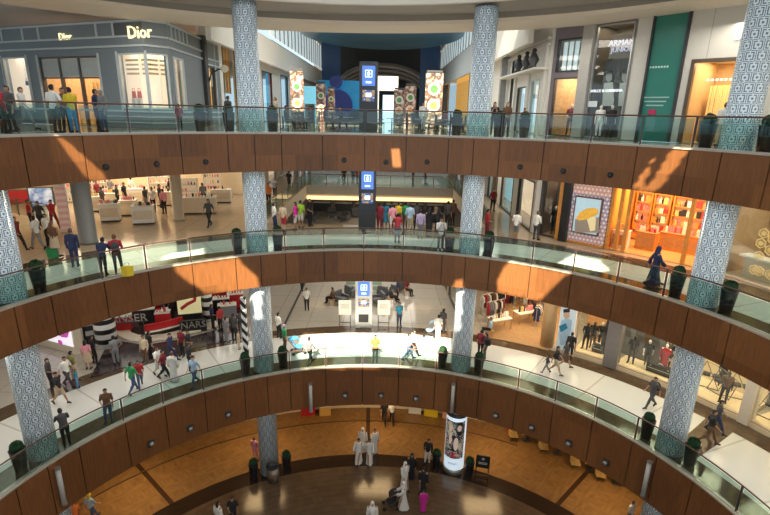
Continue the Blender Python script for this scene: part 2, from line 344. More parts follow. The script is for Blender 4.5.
# top ceiling: soffit over the walkway, recessed inner step, skylight opening
def tilt(z): return lambda x: z+0.017*x
m = MB()
def ringsurf(mb, prof, t0, t1, step=2.0):
    n = int((t1-t0)/step); vs = []; fs = []
    for i in range(n+1):
        t = t0+(t1-t0)*i/n
        for r, z in prof: x, y = ell(r, t); vs.append((x, y, z+0.017*x))
    k = len(prof)
    for i in range(n):
        for j in range(k-1): fs.append((i*k+j, i*k+j+1, (i+1)*k+j+1, (i+1)*k+j))
    mb.add(vs, fs)
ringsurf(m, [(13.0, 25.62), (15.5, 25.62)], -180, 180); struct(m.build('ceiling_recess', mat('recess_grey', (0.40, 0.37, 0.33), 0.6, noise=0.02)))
m = MB(); ringsurf(m, [(15.5, 25.62), (15.5, 25.35)], -180, 180); struct(m.build('ceiling_shadow_step', DARKSOF))  # step face given a dark tone to paint the soffit's shadow line
m = MB(); ringsurf(m, [(15.5, 25.38), (15.8, 25.22), (16.4, 25.22), (18.6, 25.22), (18.6, 25.9)], -180, 180); struct(m.build('ceiling_soffit', SOFFIT))
m = MB(); ringsurf(m, [(13.02, 25.60), (12.75, 25.60), (12.65, 25.75), (12.65, 26.4), (12.3, 26.6), (12.3, 28)], -180, 180); struct(m.build('ceiling_skylight_edge', mat('bright_plaster', (.90, .90, .86), .6, noise=.01)))
fill_slab('ceiling_upper', 26.3, 25.85, RECT, [ellp(13.1), [(-10, 19.3), (8.5, 19.3), (8.5, 74), (-10, 74)]], SOFFIT, WHITE)
struct(MB().box(-0.7, 46.9, 31.2, 19.5, 55, 0.3).build('ceiling_hall', WHITE))
# unseen flat roof, its holes shaped so sunbeams land in chosen patches
def inside(x, y, poly):
    c = False; n = len(poly)
    for i in range(n):
        x1, y1 = poly[i]; x2, y2 = poly[(i+1) % n]
        if (y1 > y) != (y2 > y) and x < (x2-x1)*(y-y1)/(y2-y1)+x1: c = not c
    return c
ZR = 28.0
def toroof(p): t = (ZR-p[2])/sd.z; return p[0]+sd.x*t, p[1]+sd.y*t
HOLES = []
for pts in ([(54, 137), (63, 137), (110, 179), (79, 182), (58, 156)], [(674, 147), (692, 147), (657, 191), (645, 190), (660, 168)], [(640, 176), (654, 158), (642, 190), (634, 188)], [(391, 150), (400, 150), (400, 168), (392, 168)],
            [(175, 264), (236, 257), (259, 280), (259, 289), (215, 293), (207, 293), (180, 276)], [(509, 260), (570, 272), (541, 298), (533, 300), (498, 292), (497, 280)]):
    HOLES.append([toroof(CY(x, y, 12.9)) for x, y in pts])
for L, pts in ((1, [(303, 333), (446, 333), (450, 345), (438, 366), (300, 368), (297, 350)]), (2, [(150, 267), (167, 254), (203, 248), (205, 259)]), (2, [(556, 264), (574, 254), (600, 260), (610, 270), (590, 273)])):
    HOLES.append([toroof(F(x, y, L)) for x, y in pts])
for X0, X1, Yc, za, zb in ((-6.42, -6.08, 12.2, 9.9, 12.0), (4.15, 4.62, 12.75, 9.3, 12.0)): HOLES.append([toroof(q) for q in ((X0, Yc, za), (X1, Yc, za), (X1, Yc, zb), (X0, Yc, zb))])
m = MB(); cs = 0.14; nx = int(28/cs); ny = int(26/cs)+2; 
rows = []
for j in range(ny):
    y = -13+cs*(j+.5); st = None
    for i in range(nx+1):
        x = -14+cs*(i+.5); solid = i < nx and not any(inside(x, y, h) for h in HOLES)
        if solid and st is None: st = i
        if not solid and st is not None:
            xa, xb = -14+cs*st, -14+cs*i; m.add([(xa, y-cs/2, ZR), (xb, y-cs/2, ZR), (xb, y+cs/2, ZR), (xa, y+cs/2, ZR)], [(0, 1, 2, 3)]); st = None
m.box(0, 15.5, ZR+.05, 96, 5, .1).box(0, -17.5, ZR+.05, 96, 9, .1).box(31, 0, ZR+.05, 34, 26, .1).box(-31, 0, ZR+.05, 34, 26, .1)
struct(m.build('ceiling_sun_mask', WHITE))
# ---------------------------------------------------------------- columns, rails, planters
LVN = ['ground floor', 'lowest gallery', 'middle gallery', 'top gallery']
CN = ['far left', 'back left', 'back right', 'far right']
def make_column():
    o = MB().loft([(0, 0, 0, .55, .55), (0, 0, 25.62, .55, .55)], 48).build('patterned_column', KEY, smooth=False)
    for p in o.data.polygons: p.use_smooth = len(p.vertices) == 4
    return tag(o, '', 'column')
col0 = None
for i, t in enumerate(COLT):
    x, y = ell(13.75, t)
    lab = f'{CN[i]} round column clad in blue and white key pattern, full height of the atrium'
    if col0 is None: col0 = make_column(); col0.location = (x, y, 0.0); col0['label'] = lab
    else: dup(col0, x, y, 0.0, 0, lab)
for L in (1, 2, 3):
    r = RW+0.02; z = ZF[L]+.04
    root = empty('glass_balustrade', *ell(r, 0), z, 0, f'curved glass balustrade with bronze handrail along the edge of the {LVN[L]}', 'railing')
    root.location = (0, 0, 0)
    js = [t for t in JR if -90 <= t <= 90 and t not in (-76, -64.6, -70.4, -25.3, 19.4, 63.4, 70.5)]
    pts = [(*ell(r, t), z+1.13) for t in [js[0]+(js[-1]-js[0])*i/90 for i in range(91)]]
    MB().tube(pts, 0.032, 8).build('handrail', BRONZE, root, True)
    for i, t in enumerate(js):
        x, y = ell(r, t); ro = tang(x, y)
        MB().box(x, y, z+.55, .045, .09, 1.12, ro).build('post', DSTEEL, root)
        if i < len(js)-1:
            MB().sector(r-.006, r+.006, t+.35, js[i+1]-.35, z+.03, z+1.06, 1.5).build('glass_panel', GLASS, root)
    MB().sector(r-.03, r+.03, js[0], js[-1], z-.02, z+.02, 1.5).build('base_channel', STEEL, root)
def planter():
    t = empty('topiary_planter', 0, 0, 0, 0, '', 'planter')
    MB().loft([(0, 0, 0, .20, .20), (0, 0, .02, .21, .21), (0, 0, .88, .29, .29), (0, 0, .92, .30, .30), (0, 0, .92, .26, .26), (0, 0, .86, .25, .25)], 20).build('pot', BLACK, t, True)
    MB().loft([(0, 0, .80, .25, .25), (0, 0, .87, .25, .25)], 16).build('soil', mat('soil', (.03, .02, .015), .9), t)
    m = MB(); rnd = random.Random(3)
    m.ball(0, 0, 1.05, .23, .23, .20, 20, 12)
    for k in range(420):
        a = rnd.random()*2*pi; q = rnd.uniform(-.75, 1); s = sqrt(1-q*q); p = Vector((s*cos(a), s*sin(a), q)); c = Vector((0, 0, 1.05))+p*.215
        u = p.orthogonal().normalized(); v = p.cross(u); a2 = rnd.random()*6; d = (u*cos(a2)+v*sin(a2))*.035; e = p*.03
        m.add([c-d, c+e, c+d, c-e*.3], [(0, 1, 2), (0, 2, 3)])
    m.build('clipped_foliage', LEAF, t); return t
PL = Maker(planter)
for L in (1, 2, 3):
    for i, t in enumerate(COLT):
        for s in (-1, 1):
            tt = t+s*4.1; x, y = ell(13.62, tt)
            if (L == 3 and i == 0) or (L == 1 and i == 0 and s > 0): continue
            PL(x, y, ZF[L], 0, f'black planter with clipped green ball, {"left" if s < 0 else "right"} of the {CN[i]} column on the {LVN[L]}', 'topiary planters beside the columns')
for t, lab in ((COLT[1]-3.9, 'black planter with green ball, left of the back left column on the ground floor'), (COLT[1]+3.9, 'black planter with green ball, right of the back left column on the ground floor'),
               (COLT[2]-4.0, 'black planter with green ball, left of the lit poster column'), (COLT[2]+4.0, 'black planter with green ball, between the lit poster column and the sign stand')):
    x, y = ell(13.55, t); PL(x, y, 0, 0, lab, 'topiary planters beside the columns')
x, y = CY(200, 120, 14.2).xy; PL(x, y, ZF[3], 0, 'black planter with clipped ball standing before the grey boutique corner on the top gallery', 'topiary planters beside the columns')
x, y = CY(525, 120, 15.2).xy; PL(x, y, ZF[3], 0, 'black planter with clipped ball in front of the white arched shopfront on the top gallery', 'topiary planters beside the columns')
# fascia fittings
def speaker():
    t = empty('ceiling_speaker', 0, 0, 0, 0, '', 'speaker'); m = MB().tube([(0, .02, 0), (0, -.05, 0)], [.13, .11], 16).build('housing', BLACK, t)
    MB().tube([(0, -.045, 0), (0, -.085, 0)], [.075, .05], 12).build('lens', CHAR, t); return t
SP = Maker(speaker)
for i, (px, py) in enumerate(((106, 167), (157, 164), (206, 162), (344, 160), (386, 162), (427, 162), (520, 167), (563, 171), (610, 175))):
    p = CY(px, py, 12.88); SP(p.x, p.y, p.z, tang(p.x, p.y), f'small round black fitting on the top gallery wood front, number {i+1} from the left'.replace('number 1 ', 'first ').replace('number 2 ', 'second ').replace('number 3 ', 'third ').replace('number 4 ', 'fourth ').replace('number 5 ', 'fifth ').replace('number 6 ', 'sixth ').replace('number 7 ', 'seventh ').replace('number 8 ', 'eighth ').replace('number 9 ', 'ninth '), 'round fittings on the top gallery front')
def spot():
    t = empty('wall_spotlight', 0, 0, 0, 0, '', 'spotlight')
    MB().box(0, -.03, 0, .32, .06, .32).build('back_plate', DSTEEL, t)
    MB().tube([(0, -.05, 0), (0, -.16, -.03)], [.12, .10], 14).build('lamp_housing', STEEL, t, True); return t
WS = Maker(spot); ORD = ['leftmost', 'second', 'third', 'fourth', 'fifth', 'sixth', 'seventh', 'eighth', 'ninth', 'tenth', 'eleventh', 'twelfth']
for i, (px, py) in enumerate(((151, 443), (190, 428), (228, 414), (345, 395), (381, 395), (416, 398), (496, 415), (532, 427), (569, 443), (606, 462))):
    p = CY(px, py, 12.88); WS(p.x, p.y, p.z, tang(p.x, p.y), f'{ORD[i]} small square wall spotlight from the left on the lowest wood front', 'spotlights on the lowest gallery front')
def tubelight():
    t = empty('wall_tube', 0, 0, 0, 0, '', 'light fixture')
    MB().tube([(0, -.12, -.85), (0, -.12, .85)], .10, 16).build('tube_body', mat('satin_grey', (.50, .50, .47), .4), t, True)
    for z in (-.88, .88): MB().tube([(0, -.12, z-.04), (0, -.12, z+.04)], .115, 16).build('end_cap', STEEL, t)
    return t
TL = Maker(tubelight)
for px, ya, yb, lab in ((59, 466, 505, 'left'), (310.5, 382, 411, 'centre left'), (453, 380, 414, 'centre right'), (648, 459, 497, 'right')):
    p = CY(px, (ya+yb)/2, 12.9); q = CY(px, ya, 12.9); TL(p.x, p.y, min(p.z, 5.72), tang(p.x, p.y), f'{lab} vertical grey cylinder fixed to the lowest wood front', 'vertical cylinders on the lowest gallery front')

# ---------------------------------------------------------------- ground floor surroundings
struct(MB().sector(19.6, 19.8, -80, 80, 0, 4.4).build('wall_ground_back', mat('ochre_wall', (.42, .24, .09), .6)))
struct(MB().sector(19.2, 19.6, -75, 75, 0.0, 0.35).build('trim_ground_plinth', mat('cream_plinth', (.75, .62, .40), .5, noise=.03)))
struct(MB().sector(17.55, 17.62, -72, 30, 0.0, 0.03).build('trim_ground_inlay', mat('dark_inlay', (.06, .03, .015), .3)))
# poster column
bx, by = ell(13.75, COLT[2])
t = empty('poster_column', bx, by, 0, tang(bx, by), 'tall round lightbox with fashion photograph wrapped round the back right column', 'advertising column')
MB().loft([(0, 0, 0, .66, .66), (0, 0, .30, .66, .66), (0, 0, .34, .60, .60)], 32).build('base', STEEL, t, True)
MB().loft([(0, 0, 3.92, .60, .60), (0, 0, 3.96, .66, .66), (0, 0, 4.15, .66, .66)], 32).build('cap', DSTEEL, t, True)
MB().loft([(0, 0, .34, .60, .60), (0, 0, 3.92, .60, .60)], 40).build('lit_skin', mat('lit_pale_skin', (.8, .9, 1), .4, noise=0, emit=.62, ecol=(.72, .88, 1)), t, True)
def patch(cx, cz, w, h, rr=.608, n=10, shape=None):   # a printed patch lying on the curved skin
    m = MB(); vs = [(rr*sin(cx/rr), -rr*cos(cx/rr), cz)]
    k = 24
    for i in range(k):
        a = 2*pi*i/k; u, v = cos(a), sin(a)
        if shape: u, v = shape(a)
        X = cx+u*w/2; vs.append((rr*sin(X/rr), -rr*cos(X/rr), cz+v*h/2))
    return m.add(vs, [(0, 1+i, 1+(i+1) % k) for i in range(k)])
def sq(a): u, v = cos(a), sin(a); s = max(abs(u), abs(v)); return u/s, v/s
PIC = blotch('fashion_photo_ground', [(.30, .32, .30), (.05, .06, .08), (.45, .40, .33), (.02, .02, .03), (.20, .25, .28)], 3.0, emit=.25)
m = MB(); rr = .606
for i in range(12):
    a, b = -.68+i*1.36/12, -.68+(i+1)*1.36/12
    m.add([(rr*sin(a/rr), -rr*cos(a/rr), 1.15), (rr*sin(b/rr), -rr*cos(b/rr), 1.15), (rr*sin(b/rr), -rr*cos(b/rr), 3.7), (rr*sin(a/rr), -rr*cos(a/rr), 3.7)], [(0, 1, 2, 3)])
ph = m.build('photograph', PIC, t)
SK = mat('print_skin', (.72, .55, .45), .5, noise=0, emit=.25); BLK = mat('print_black', (.02, .02, .025), .5, noise=0); RD = mat('print_red', (.5, .02, .05), .5, noise=0, emit=.15); BLO = mat('print_blond', (.62, .52, .36), .5, noise=.1, emit=.15)
for cx, cz, w_, h_, r_, mt in ((-.30, 3.15, .50, 1.0, .612, BLO), (.33, 3.22, .50, .95, .612, BLK), (-.24, 3.22, .26, .42, .618, SK), (.30, 3.28, .26, .42, .618, SK), (.0, 2.2, 1.25, 1.1, .612, BLK), (.14, 2.2, .30, .9, .618, SK), (-.22, 2.5, .20, .7, .62, SK), (.40, 2.0, .18, .6, .62, BLO), (.02, 1.42, 1.0, .32, .618, RD)):
    patch(cx, cz, w_, h_, r_).build('printed_shape', mt, ph)
m = MB(); pts = [(.612*sin(q/.612), -.612*cos(q/.612), .80+.05*sin(q*40)) for q in [-.26+.013*i for i in range(41)]]; m.tube(pts, .014, 5).build('caption', mat('print_navy', (.03, .08, .25), .5, noise=0), t)
# bin, sign stand
x, y = CY(273, 470, 12.75).xy
t = empty('litter_bin', x, y, 0, 0, 'oval steel litter bin in front of the back left column on the ground floor', 'bin')
MB().loft([(0, 0, 0, .34, .26), (0, 0, 1.0, .36, .28)], 24).build('body', mat('bin_steel', (.30, .26, .22), .3, .7), t, True)
MB().loft([(0, 0, 1.0, .39, .31), (0, 0, 1.10, .39, .31), (0, 0, 1.10, .30, .22), (0, 0, 1.02, .28, .2)], 24).build('rim', CHAR, t, True)
MB().box(0, -.285, .62, .14, .03, .2).build('label_plate', mat('copper_red', (.45, .12, .06), .4), t)
x, y, _ = F(481.5, 477, 0)
t = empty('sign_stand', x, y, 0, tang(x, y)+.2, 'black framed sign on legs right of the lit poster column', 'sign')
for s in (-1, 1): MB().box(s*.36, 0, .75, .05, .05, 1.5).build('leg', BLACK, t)
MB().box(0, 0, .12, .72, .05, .04).build('stretcher', BLACK, t)
MB().box(0, 0, 1.1, .80, .05, .85).build('board', BLACK, t)
m = MB().add([(.0, -.03, 1.40), (.1, -.03, 1.30), (0, -.03, 1.20), (-.1, -.03, 1.30)], [(0, 3, 2, 1)]).build('emblem', mat('sign_grey', (.5, .5, .5), .5, noise=0), t)
for q in (1.04, .95): MB().box(0, -.028, q, .52, .01, .04).build('text_line', MATS['sign_grey'], t)
# cafe tables under the right gallery
def cafe_set():
    t = empty('cafe_table', 0, 0, 0, 0, '', 'table')
    MB().box(0, 0, .74, .85, .85, .05).build('table_top', mat('table_amber', (.70, .38, .12), .35), t)
    MB().tube([(0, 0, .03), (0, 0, .72)], .04, 8).build('pedestal', DSTEEL, t); MB().box(0, 0, .02, .5, .5, .03).build('foot', DSTEEL, t); return t
def tub_chair():
    t = empty('tub_chair', 0, 0, 0, 0, '', 'chair'); Y_ = mat('chair_ochre', (.50, .33, .10), .6)
    MB().box(0, 0, .42, .56, .54, .14).build('seat', Y_, t)
    m = MB()
    for i in range(9):
        a = R(-10+200*i/8); m.box(.29*cos(a), .29*sin(a), .60, .13, .07, .42, a+pi/2)
    m.build('backrest', Y_, t)
    for sx in (-1, 1):
        for sy in (-1, 1): MB().box(sx*.2, sy*.2, .18, .04, .04, .35).build('leg', DSTEEL, t)
    return t
CT, TC = Maker(cafe_set), Maker(tub_chair)
for i, (px, py) in enumerate(((525+1, 440), (557, 453), (590, 470), (616, 483))):
    x, y, _ = F(px, py, 0); ro = tang(x, y)+.5; nm = ['nearest the poster column', 'second from the poster column', 'third from the poster column', 'farthest right'][i]
    CT(x, y, 0, ro, f'square amber cafe table under the right gallery, {nm}', 'cafe tables on the ground floor')
    for s, sn in ((-1, 'left'), (1, 'right')):
        TC(x+s*.9*cos(ro), y+s*.9*sin(ro), 0, ro+(-pi/2 if s > 0 else pi/2), f'ochre tub chair on the {sn} side of the cafe table {nm}', 'ochre tub chairs')
# kiosks glimpsed under the lowest front
def kiosk(px, py, w_, h_, m_, lab, nm='market_stall'):
    x, y, _ = F(px, py, 0); ro = tang(x, y); t = empty(nm, x, y, 0, ro, lab, 'stall')
    MB().box(0, 0, h_*.4, w_, .7, h_*.8).build('counter', m_, t); MB().box(0, 0, h_*.8+.03, w_+.1, .8, .06).build('counter_top', WHITE, t); return t
kiosk(308, 413, 1.0, 1.0, REDM, 'low red counter under the lowest gallery left of centre'); kiosk(325, 413, .8, .9, mat('amber_counter', (.8, .45, .1), .4), 'low amber counter beside the red counter under the lowest gallery')
kiosk(415, 411, .9, 1.0, WHITE, 'small white counter under the lowest gallery behind the ground floor'); kiosk(431, 414, 1.0, 1.1, mat('yellow_counter', (.85, .62, .03), .4), 'bright yellow counter left of the lit poster column')
kiosk(447, 416, .6, 1.0, mat('peach_counter', (.8, .45, .28), .4), 'peach coloured counter half hidden by the lit poster column'); kiosk(512, 432, .6, 1.1, REDM, 'small red counter right of the lit poster column')
x, y, _ = F(60, 524, 0)
t = empty('banner_stand', x, y, 0, .5, 'white and dark blue tilted banner board at the lower left corner of the ground floor', 'banner')
MB().box(0, 0, .9, 1.3, .06, 1.5).build('panel', mat('banner_white', (.75, .78, .82), .5, noise=.02), t); MB().box(0, -.01, 1.62, 1.34, .08, .1).build('top_rail', mat('navy', (.03, .05, .15), .4), t)
for s in (-1, 1): MB().box(s*.5, 0, .08, .06, .5, .16).build('foot', DSTEEL, t)
# ---------------------------------------------------------------- shopfront planes
class Plane:
    def __init__(s, A, B):
        s.A = Vector((*A, 0)); s.B = Vector((*B, 0)); s.d = (s.B-s.A).normalized(); s.n = Vector((s.d.y, -s.d.x, 0)); s.rot = atan2(s.d.y, s.d.x); s.L = (s.B-s.A).length
        if s.n.dot(Vector((0, 0, 0))-s.A) < 0: s.n = -s.n
    def uv(s, px, py):
        d = ray(px, py); k = (s.A-EYE).dot(s.n)/d.dot(s.n); p = EYE+d*k; return (p-s.A).dot(s.d), p.z
    def P(s, u, off=0.0): return s.A+s.d*u+s.n*off
    def box(s, mb, u0, u1, z0, z1, o0, o1):
        c = s.P((u0+u1)/2, (o0+o1)/2); return mb.box(c.x, c.y, (z0+z1)/2, abs(u1-u0), abs(o1-o0), z1-z0, s.rot)
    def rect(s, mb, xl, xr, yt, yb, o0, o1):
        ym = (yt+yb)/2; u0, u1 = s.uv(xl, ym)[0], s.uv(xr, ym)[0]; xm = (xl+xr)/2; return s.box(mb, u0, u1, s.uv(xm, yb)[1], s.uv(xm, yt)[1], o0, o1)
    def wall(s, name, m, z0, z1, opens, th=0.3, u0=0, u1=None):
        u1 = s.L if u1 is None else u1; mb = MB(); cur = u0
        for a, b, c, d in sorted(opens):
            if a > cur: s.box(mb, cur, a, z0, z1, -th, 0)
            if c > z0+.02: s.box(mb, a, b, z0, c, -th, 0)
            if d < z1-.02: s.box(mb, a, b, d, z1, -th, 0)
            cur = b
        if cur < u1: s.box(mb, cur, u1, z0, z1, -th, 0)
        return struct(mb.build(name, m))
def room(pl, u0, u1, z0, z1, depth, mw, mf, name, power, col, mc=None):     # lit shop interior behind a front
    m = MB(); pl.box(m, u0-.1, u1+.1, z0, z1, -depth-.2, -depth); pl.box(m, u0-.2, u0-.05, z0, z1, -depth, -.3); pl.box(m, u1+.05, u1+.2, z0, z1, -depth, -.3)
    struct(m.build('wall_'+name, mw)); struct(pl.box(MB(), u0-.1, u1+.1, z0-.01, z0+.03, -depth, -.3).build('floor_'+name, mf)); struct(pl.box(MB(), u0-.2, u1+.2, z1, z1+.1, -depth-.2, -.3).build('ceiling_'+name, mc or WHITE))
    c = pl.P((u0+u1)/2, -depth*.5); area(name+'_light', c.x, c.y, z1-.06, abs(u1-u0)*.8, depth*.6, power, col, (0, 0, pl.rot))
WN = [0]
def window(pl, u0, u1, z0, z1, fm=GREYTRIM, g=None, off=-.06, fr=.07):
    WN[0] += 1; t = empty(f'window_{WN[0]}', 0, 0, 0); t['kind'] = 'structure'; m = MB()
    for a, b, c, d in ((u0, u1, z0, z0+fr), (u0, u1, z1-fr, z1), (u0, u0+fr, z0, z1), (u1-fr, u1, z0, z1)): pl.box(m, a, b, c, d, off-.06, off+.10)
    m.build('window_frame', fm, t); pl.box(MB(), u0, u1, z0, z1, off, off+.012).build('pane', g or SHOPGLASS, t); return t
z3 = ZF[3]
# ---- grey boutique, top gallery left
D1 = Plane((-28.2, 21.02), (-12.0, 14.5)); D2 = Plane((-12.0, 14.5), (-11.1, 15.3)); D3 = Plane((-11.1, 15.3), (-11.4, 21.0))
def U(pl, xl, xr, yt, yb): ym = (yt+yb)/2; xm = (xl+xr)/2; return pl.uv(xl, ym)[0], pl.uv(xr, ym)[0], pl.uv(xm, yb)[1], pl.uv(xm, yt)[1]
w1 = U(D1, 7, 30, 57, 110); en = U(D1, 44, 102, 56, 131); en = (en[0], en[1], z3, en[3]); w2 = U(D1, 121, 142, 53, 109); w2 = (w2[0], D1.L, w2[2], w2[3])
D1.wall('wall_boutique_front', GREYWALL, z3, 25.1, [w1, en, w2])
w2b = (0, D2.L*.92, w2[2], w2[3]); D2.wall('wall_boutique_corner', GREYWALL, z3, 25.1, [w2b])
w3 = U(D3, 172, 184, 58, 110); D3.wall('wall_boutique_side', GREYWALL, z3, 25.1, [(max(.5, w3[0]), min(w3[1], 2.6), w3[2], w3[3])]); w3 = (max(.5, w3[0]), min(w3[1], 2.6), w3[2], w3[3])
m = MB()
for pl in (D1, D2, D3):
    for z in (24.95, w2[3]+.75, w2[3]+.30, w2[2]-.15): pl.box(m, 0, pl.L, z, z+.09, 0, .09)
    for z in (z3+.25, z3+.55, z3+.8): pl.box(m, 0 if pl != D1 else en[1]+.15, pl.L, z, z+.05, 0, .04)
for wn in (w1, en, w2):
    for u in (wn[0]-.12, wn[1]+.04): D1.box(m, u, u+.09, wn[2]-.1, wn[3]+.1, 0, .07)
for px in (2, 23, 39, 97, 114):
    u = D1.uv(px, 35)[0]; D1.box(m, u-.06, u+.06, w2[3]+.8, 24.95, 0, .06)
for u in (w3[0]-.1, w3[1]): D3.box(m, u, u+.1, w3[2], w3[3], 0, .07)
for u in (.5, 1.1, 1.7, 2.3, 2.9): D3.box(m, u, u+.06, w3[3]+.8, 24.95, 0, .06)
struct(m.build('trim_boutique_moulding', GREYTRIM))
for k, (pl, wn) in enumerate(((D1, w1), (D1, w2), (D2, w2b), (D3, w3))): window(pl, *wn)
for k, (pl, wn) in enumerate(((D1, w1), (D1, w2), (D2, w2b), (D3, w3))):
    t = struct(pl.box(MB(), wn[0]-(1.0 if k < 2 else .1), wn[1]+(1.9 if k == 3 else .05), wn[2]-.2, wn[3]+.2, -.88, -.80).build('wall_display_back', WARMLIT))
    c = pl.P((wn[0]+wn[1])/2, -.5); area('display_light', c.x, c.y, wn[3]+.1, max(.5, wn[1]-wn[0]), .6, 14, (1, .82, .66), (0, 0, pl.rot))
    o = MB()
    for q in range(4): pl.box(o, wn[0]+.05, wn[1]-.05, wn[3]-.35-.22*q, wn[3]-.25-.22*q, -.42, -.38)
    if k: tag(o.build('slatted_blind', mat('blind_beige', (.75, .55, .36), .6)), ['', 'beige slatted blind across the top of the large corner display window', 'beige slatted blind in the chamfered corner display window', 'beige slatted blind across the narrow side display window of the grey boutique'][k], 'blind')
room(D1, en[0], en[1], z3, en[3]+.5, 5, mat('boutique_wall', (.62, .40, .20), .5, noise=.15), mat('boutique_floor', (.45, .33, .22), .2), 'boutique', 260, WARM)
m = MB(); m2 = MB()
for i in range(4): u = en[0]+(en[1]-en[0])*i/3; D1.box(m, u-.05, u+.05, z3, en[3], -.25, -.05)
D1.box(m, en[0], en[1], en[3]-.1, en[3], -.25, -.05); D1.box(m, en[0], en[1], en[3]-1.15, en[3]-1.07, -.25, -.05)
d = empty('door_1', 0, 0, 0); d['kind'] = 'structure'; m.build('door_frame', DSTEEL, d)
for i in range(3): a = en[0]+(en[1]-en[0])*i/3; D1.box(m2, a+.08, a+(en[1]-en[0])/3-.08, en[3]-1.05, en[3]-.12, -.16, -.12)
m2.build('fanlight_blind', mat('pale_blind', (.48, .53, .52), .6), d)
for i, q in enumerate((.35, .55, .8)):
    m = MB(); a = en[0]+(en[1]-en[0])*q
    for k in range(7): D1.box(m, a+k*.16-.5, a+k*.16-.42, z3+.02, en[3]-1.2, -2.4-.1*(k % 2), -2.3-.1*(k % 2))
    tag(m.build('hanging_curtain', mat('gold_curtain', (.55, .36, .14), .5)), f'{["left", "middle", "right"][i]} gold curtain hanging inside the entrance of the grey boutique', 'curtain')
for i, q in enumerate((.2, .5, .85)):
    a = D1.P(en[0]+(en[1]-en[0])*q, -1.3); t = empty('display_table', a.x, a.y, z3+.03, D1.rot, f'{["left", "middle", "right"][i]} low gilt display table just inside the grey boutique entrance', 'table')
    MB().box(0, 0, .8, .9, .5, .05).build('table_top', GOLDM, t)
    for sx in (-1, 1):
        for sy in (-1, 1): MB().box(sx*.4, sy*.2, .39, .04, .04, .78).build('leg', GOLDM, t)
c = D1.P(D1.uv(66, 37)[0], .06); sign('shop_sign', 'Dior', .52, LETTER, c.x, c.y, D1.uv(66, 37)[1], D1.rot, 'small lit Dior lettering above the entrance of the grey boutique', 'sign')
c = D1.P(D1.uv(144, 33)[0]-.30, .10); sign('shop_sign', 'Dior', .84, LETTER, c.x+.10, c.y-.06, D1.uv(140, 33)[1], D1.rot+.03, 'larger lit Dior lettering on the corner of the grey boutique', 'sign')
struct(D1.box(MB(), w2[0]-.1, D1.L+.0, w2[3]+.86, 24.9, 0.0, .03).build('trim_sign_panel', mat('sign_panel', (.11, .11, .115), .5)))
# red coat figure prints / bags in the windows
c = D1.P(w2[0]+.8, -.9)
for i in range(3):
    c = D1.P(w2[0]+.2+.4*i, -.55); t = empty('handbag', c.x, c.y, w2[2]+.02, D1.rot, f'{["left", "middle", "right"][i]} coral red handbag on a stand in the large corner display window', 'bag')
    MB().loft([(0, 0, .55, .16, .07), (0, 0, .9, .13, .05)], 12).build('bag_body', mat('coral', (.80, .16, .10), .5), t); MB().tube([(-.08, 0, .9), (-.07, 0, 1.05), (.07, 0, 1.05), (.08, 0, .9)], .015, 6).build('bag_handle', MATS['coral'], t)
    MB().box(0, 0, .27, .22, .2, .54).build('plinth', WHITE, t)
c = D1.P((w1[0]+w1[1])/2, -.5); t = empty('wall_ornament', c.x, c.y, (w1[2]+w1[3])/2+.1, D1.rot, 'small dark hanging handbag in the leftmost display window of the grey boutique', 'bag')
MB().loft([(0, 0, -.15, .14, .05), (0, 0, .1, .10, .04)], 10).build('bag_body', CHAR, t); MB().tube([(-.06, 0, .1), (0, 0, .3), (.06, 0, .1)], .012, 6).build('bag_strap', CHAR, t); MB().tube([(0, 0, .29), (0, 0, w1[3]-(w1[2]+w1[3])/2)], .006, 5).build('cord', CHAR, t)
# bracket clock beyond the boutique
WL = Plane((-11.4, 21.0), (-10.2, 71.5))
struct(WL.box(MB(), -.25, .25, z3, 25.2, -.3, .25).build('trim_boutique_pilaster', DSTEEL))
c = WL.P(.2, .2); t = empty('bracket_sign', c.x, c.y, 23.1, 0, 'round white blade sign on a curved black bracket beside the grey boutique', 'sign')
MB().tube([(0, 0, -.7), (.25, -.15, -.1), (.8, -.3, .15), (1.2, -.4, .12)], .045, 8).build('bracket', BLACK, t, True); MB().tube([(1.2, -.46, .18), (1.2, -.34, .18)], .23, 20).build('disc', mat('ivory', (.85, .78, .62), .4, noise=.02), t)
def wo(pl, xl, xr, yt, yb=None, lo=.3): a_, b_, c_, d_ = U(pl, xl, xr, yt, yb or 112); return (max(lo, a_), b_, (c_ if yb else z3), d_)
g1 = wo(WL, 207, 215.5, 67, 109); g2 = wo(WL, 223.5, 237, 48); g3 = wo(WL, 262.5, 272, 72); g4 = wo(WL, 281, 288, 76)
ub = (g1[1]+g2[0])/2+.1
WL.wall('wall_hall_left_grey', GREYWALL, z3, 25.1, [g1], u1=ub); struct(WL.box(MB(), 0, ub, 25.1, 26.6, -.3, 0).build('wall_hall_left_top', WHITE)); WL.wall('wall_hall_left', WHITE, z3, 26.6, [g2, g3, g4], u0=ub)
m = MB()
for z in (24.95, 23.9, 23.55, z3+.5, z3+.8): WL.box(m, .3, ub, z, z+.08, 0, .08)
for u in (g1[0]-.15, g1[1]+.05, ub-.1): WL.box(m, u, u+.1, z3, 25.0, 0, .07)
struct(m.build('trim_hall_moulding', GREYTRIM))
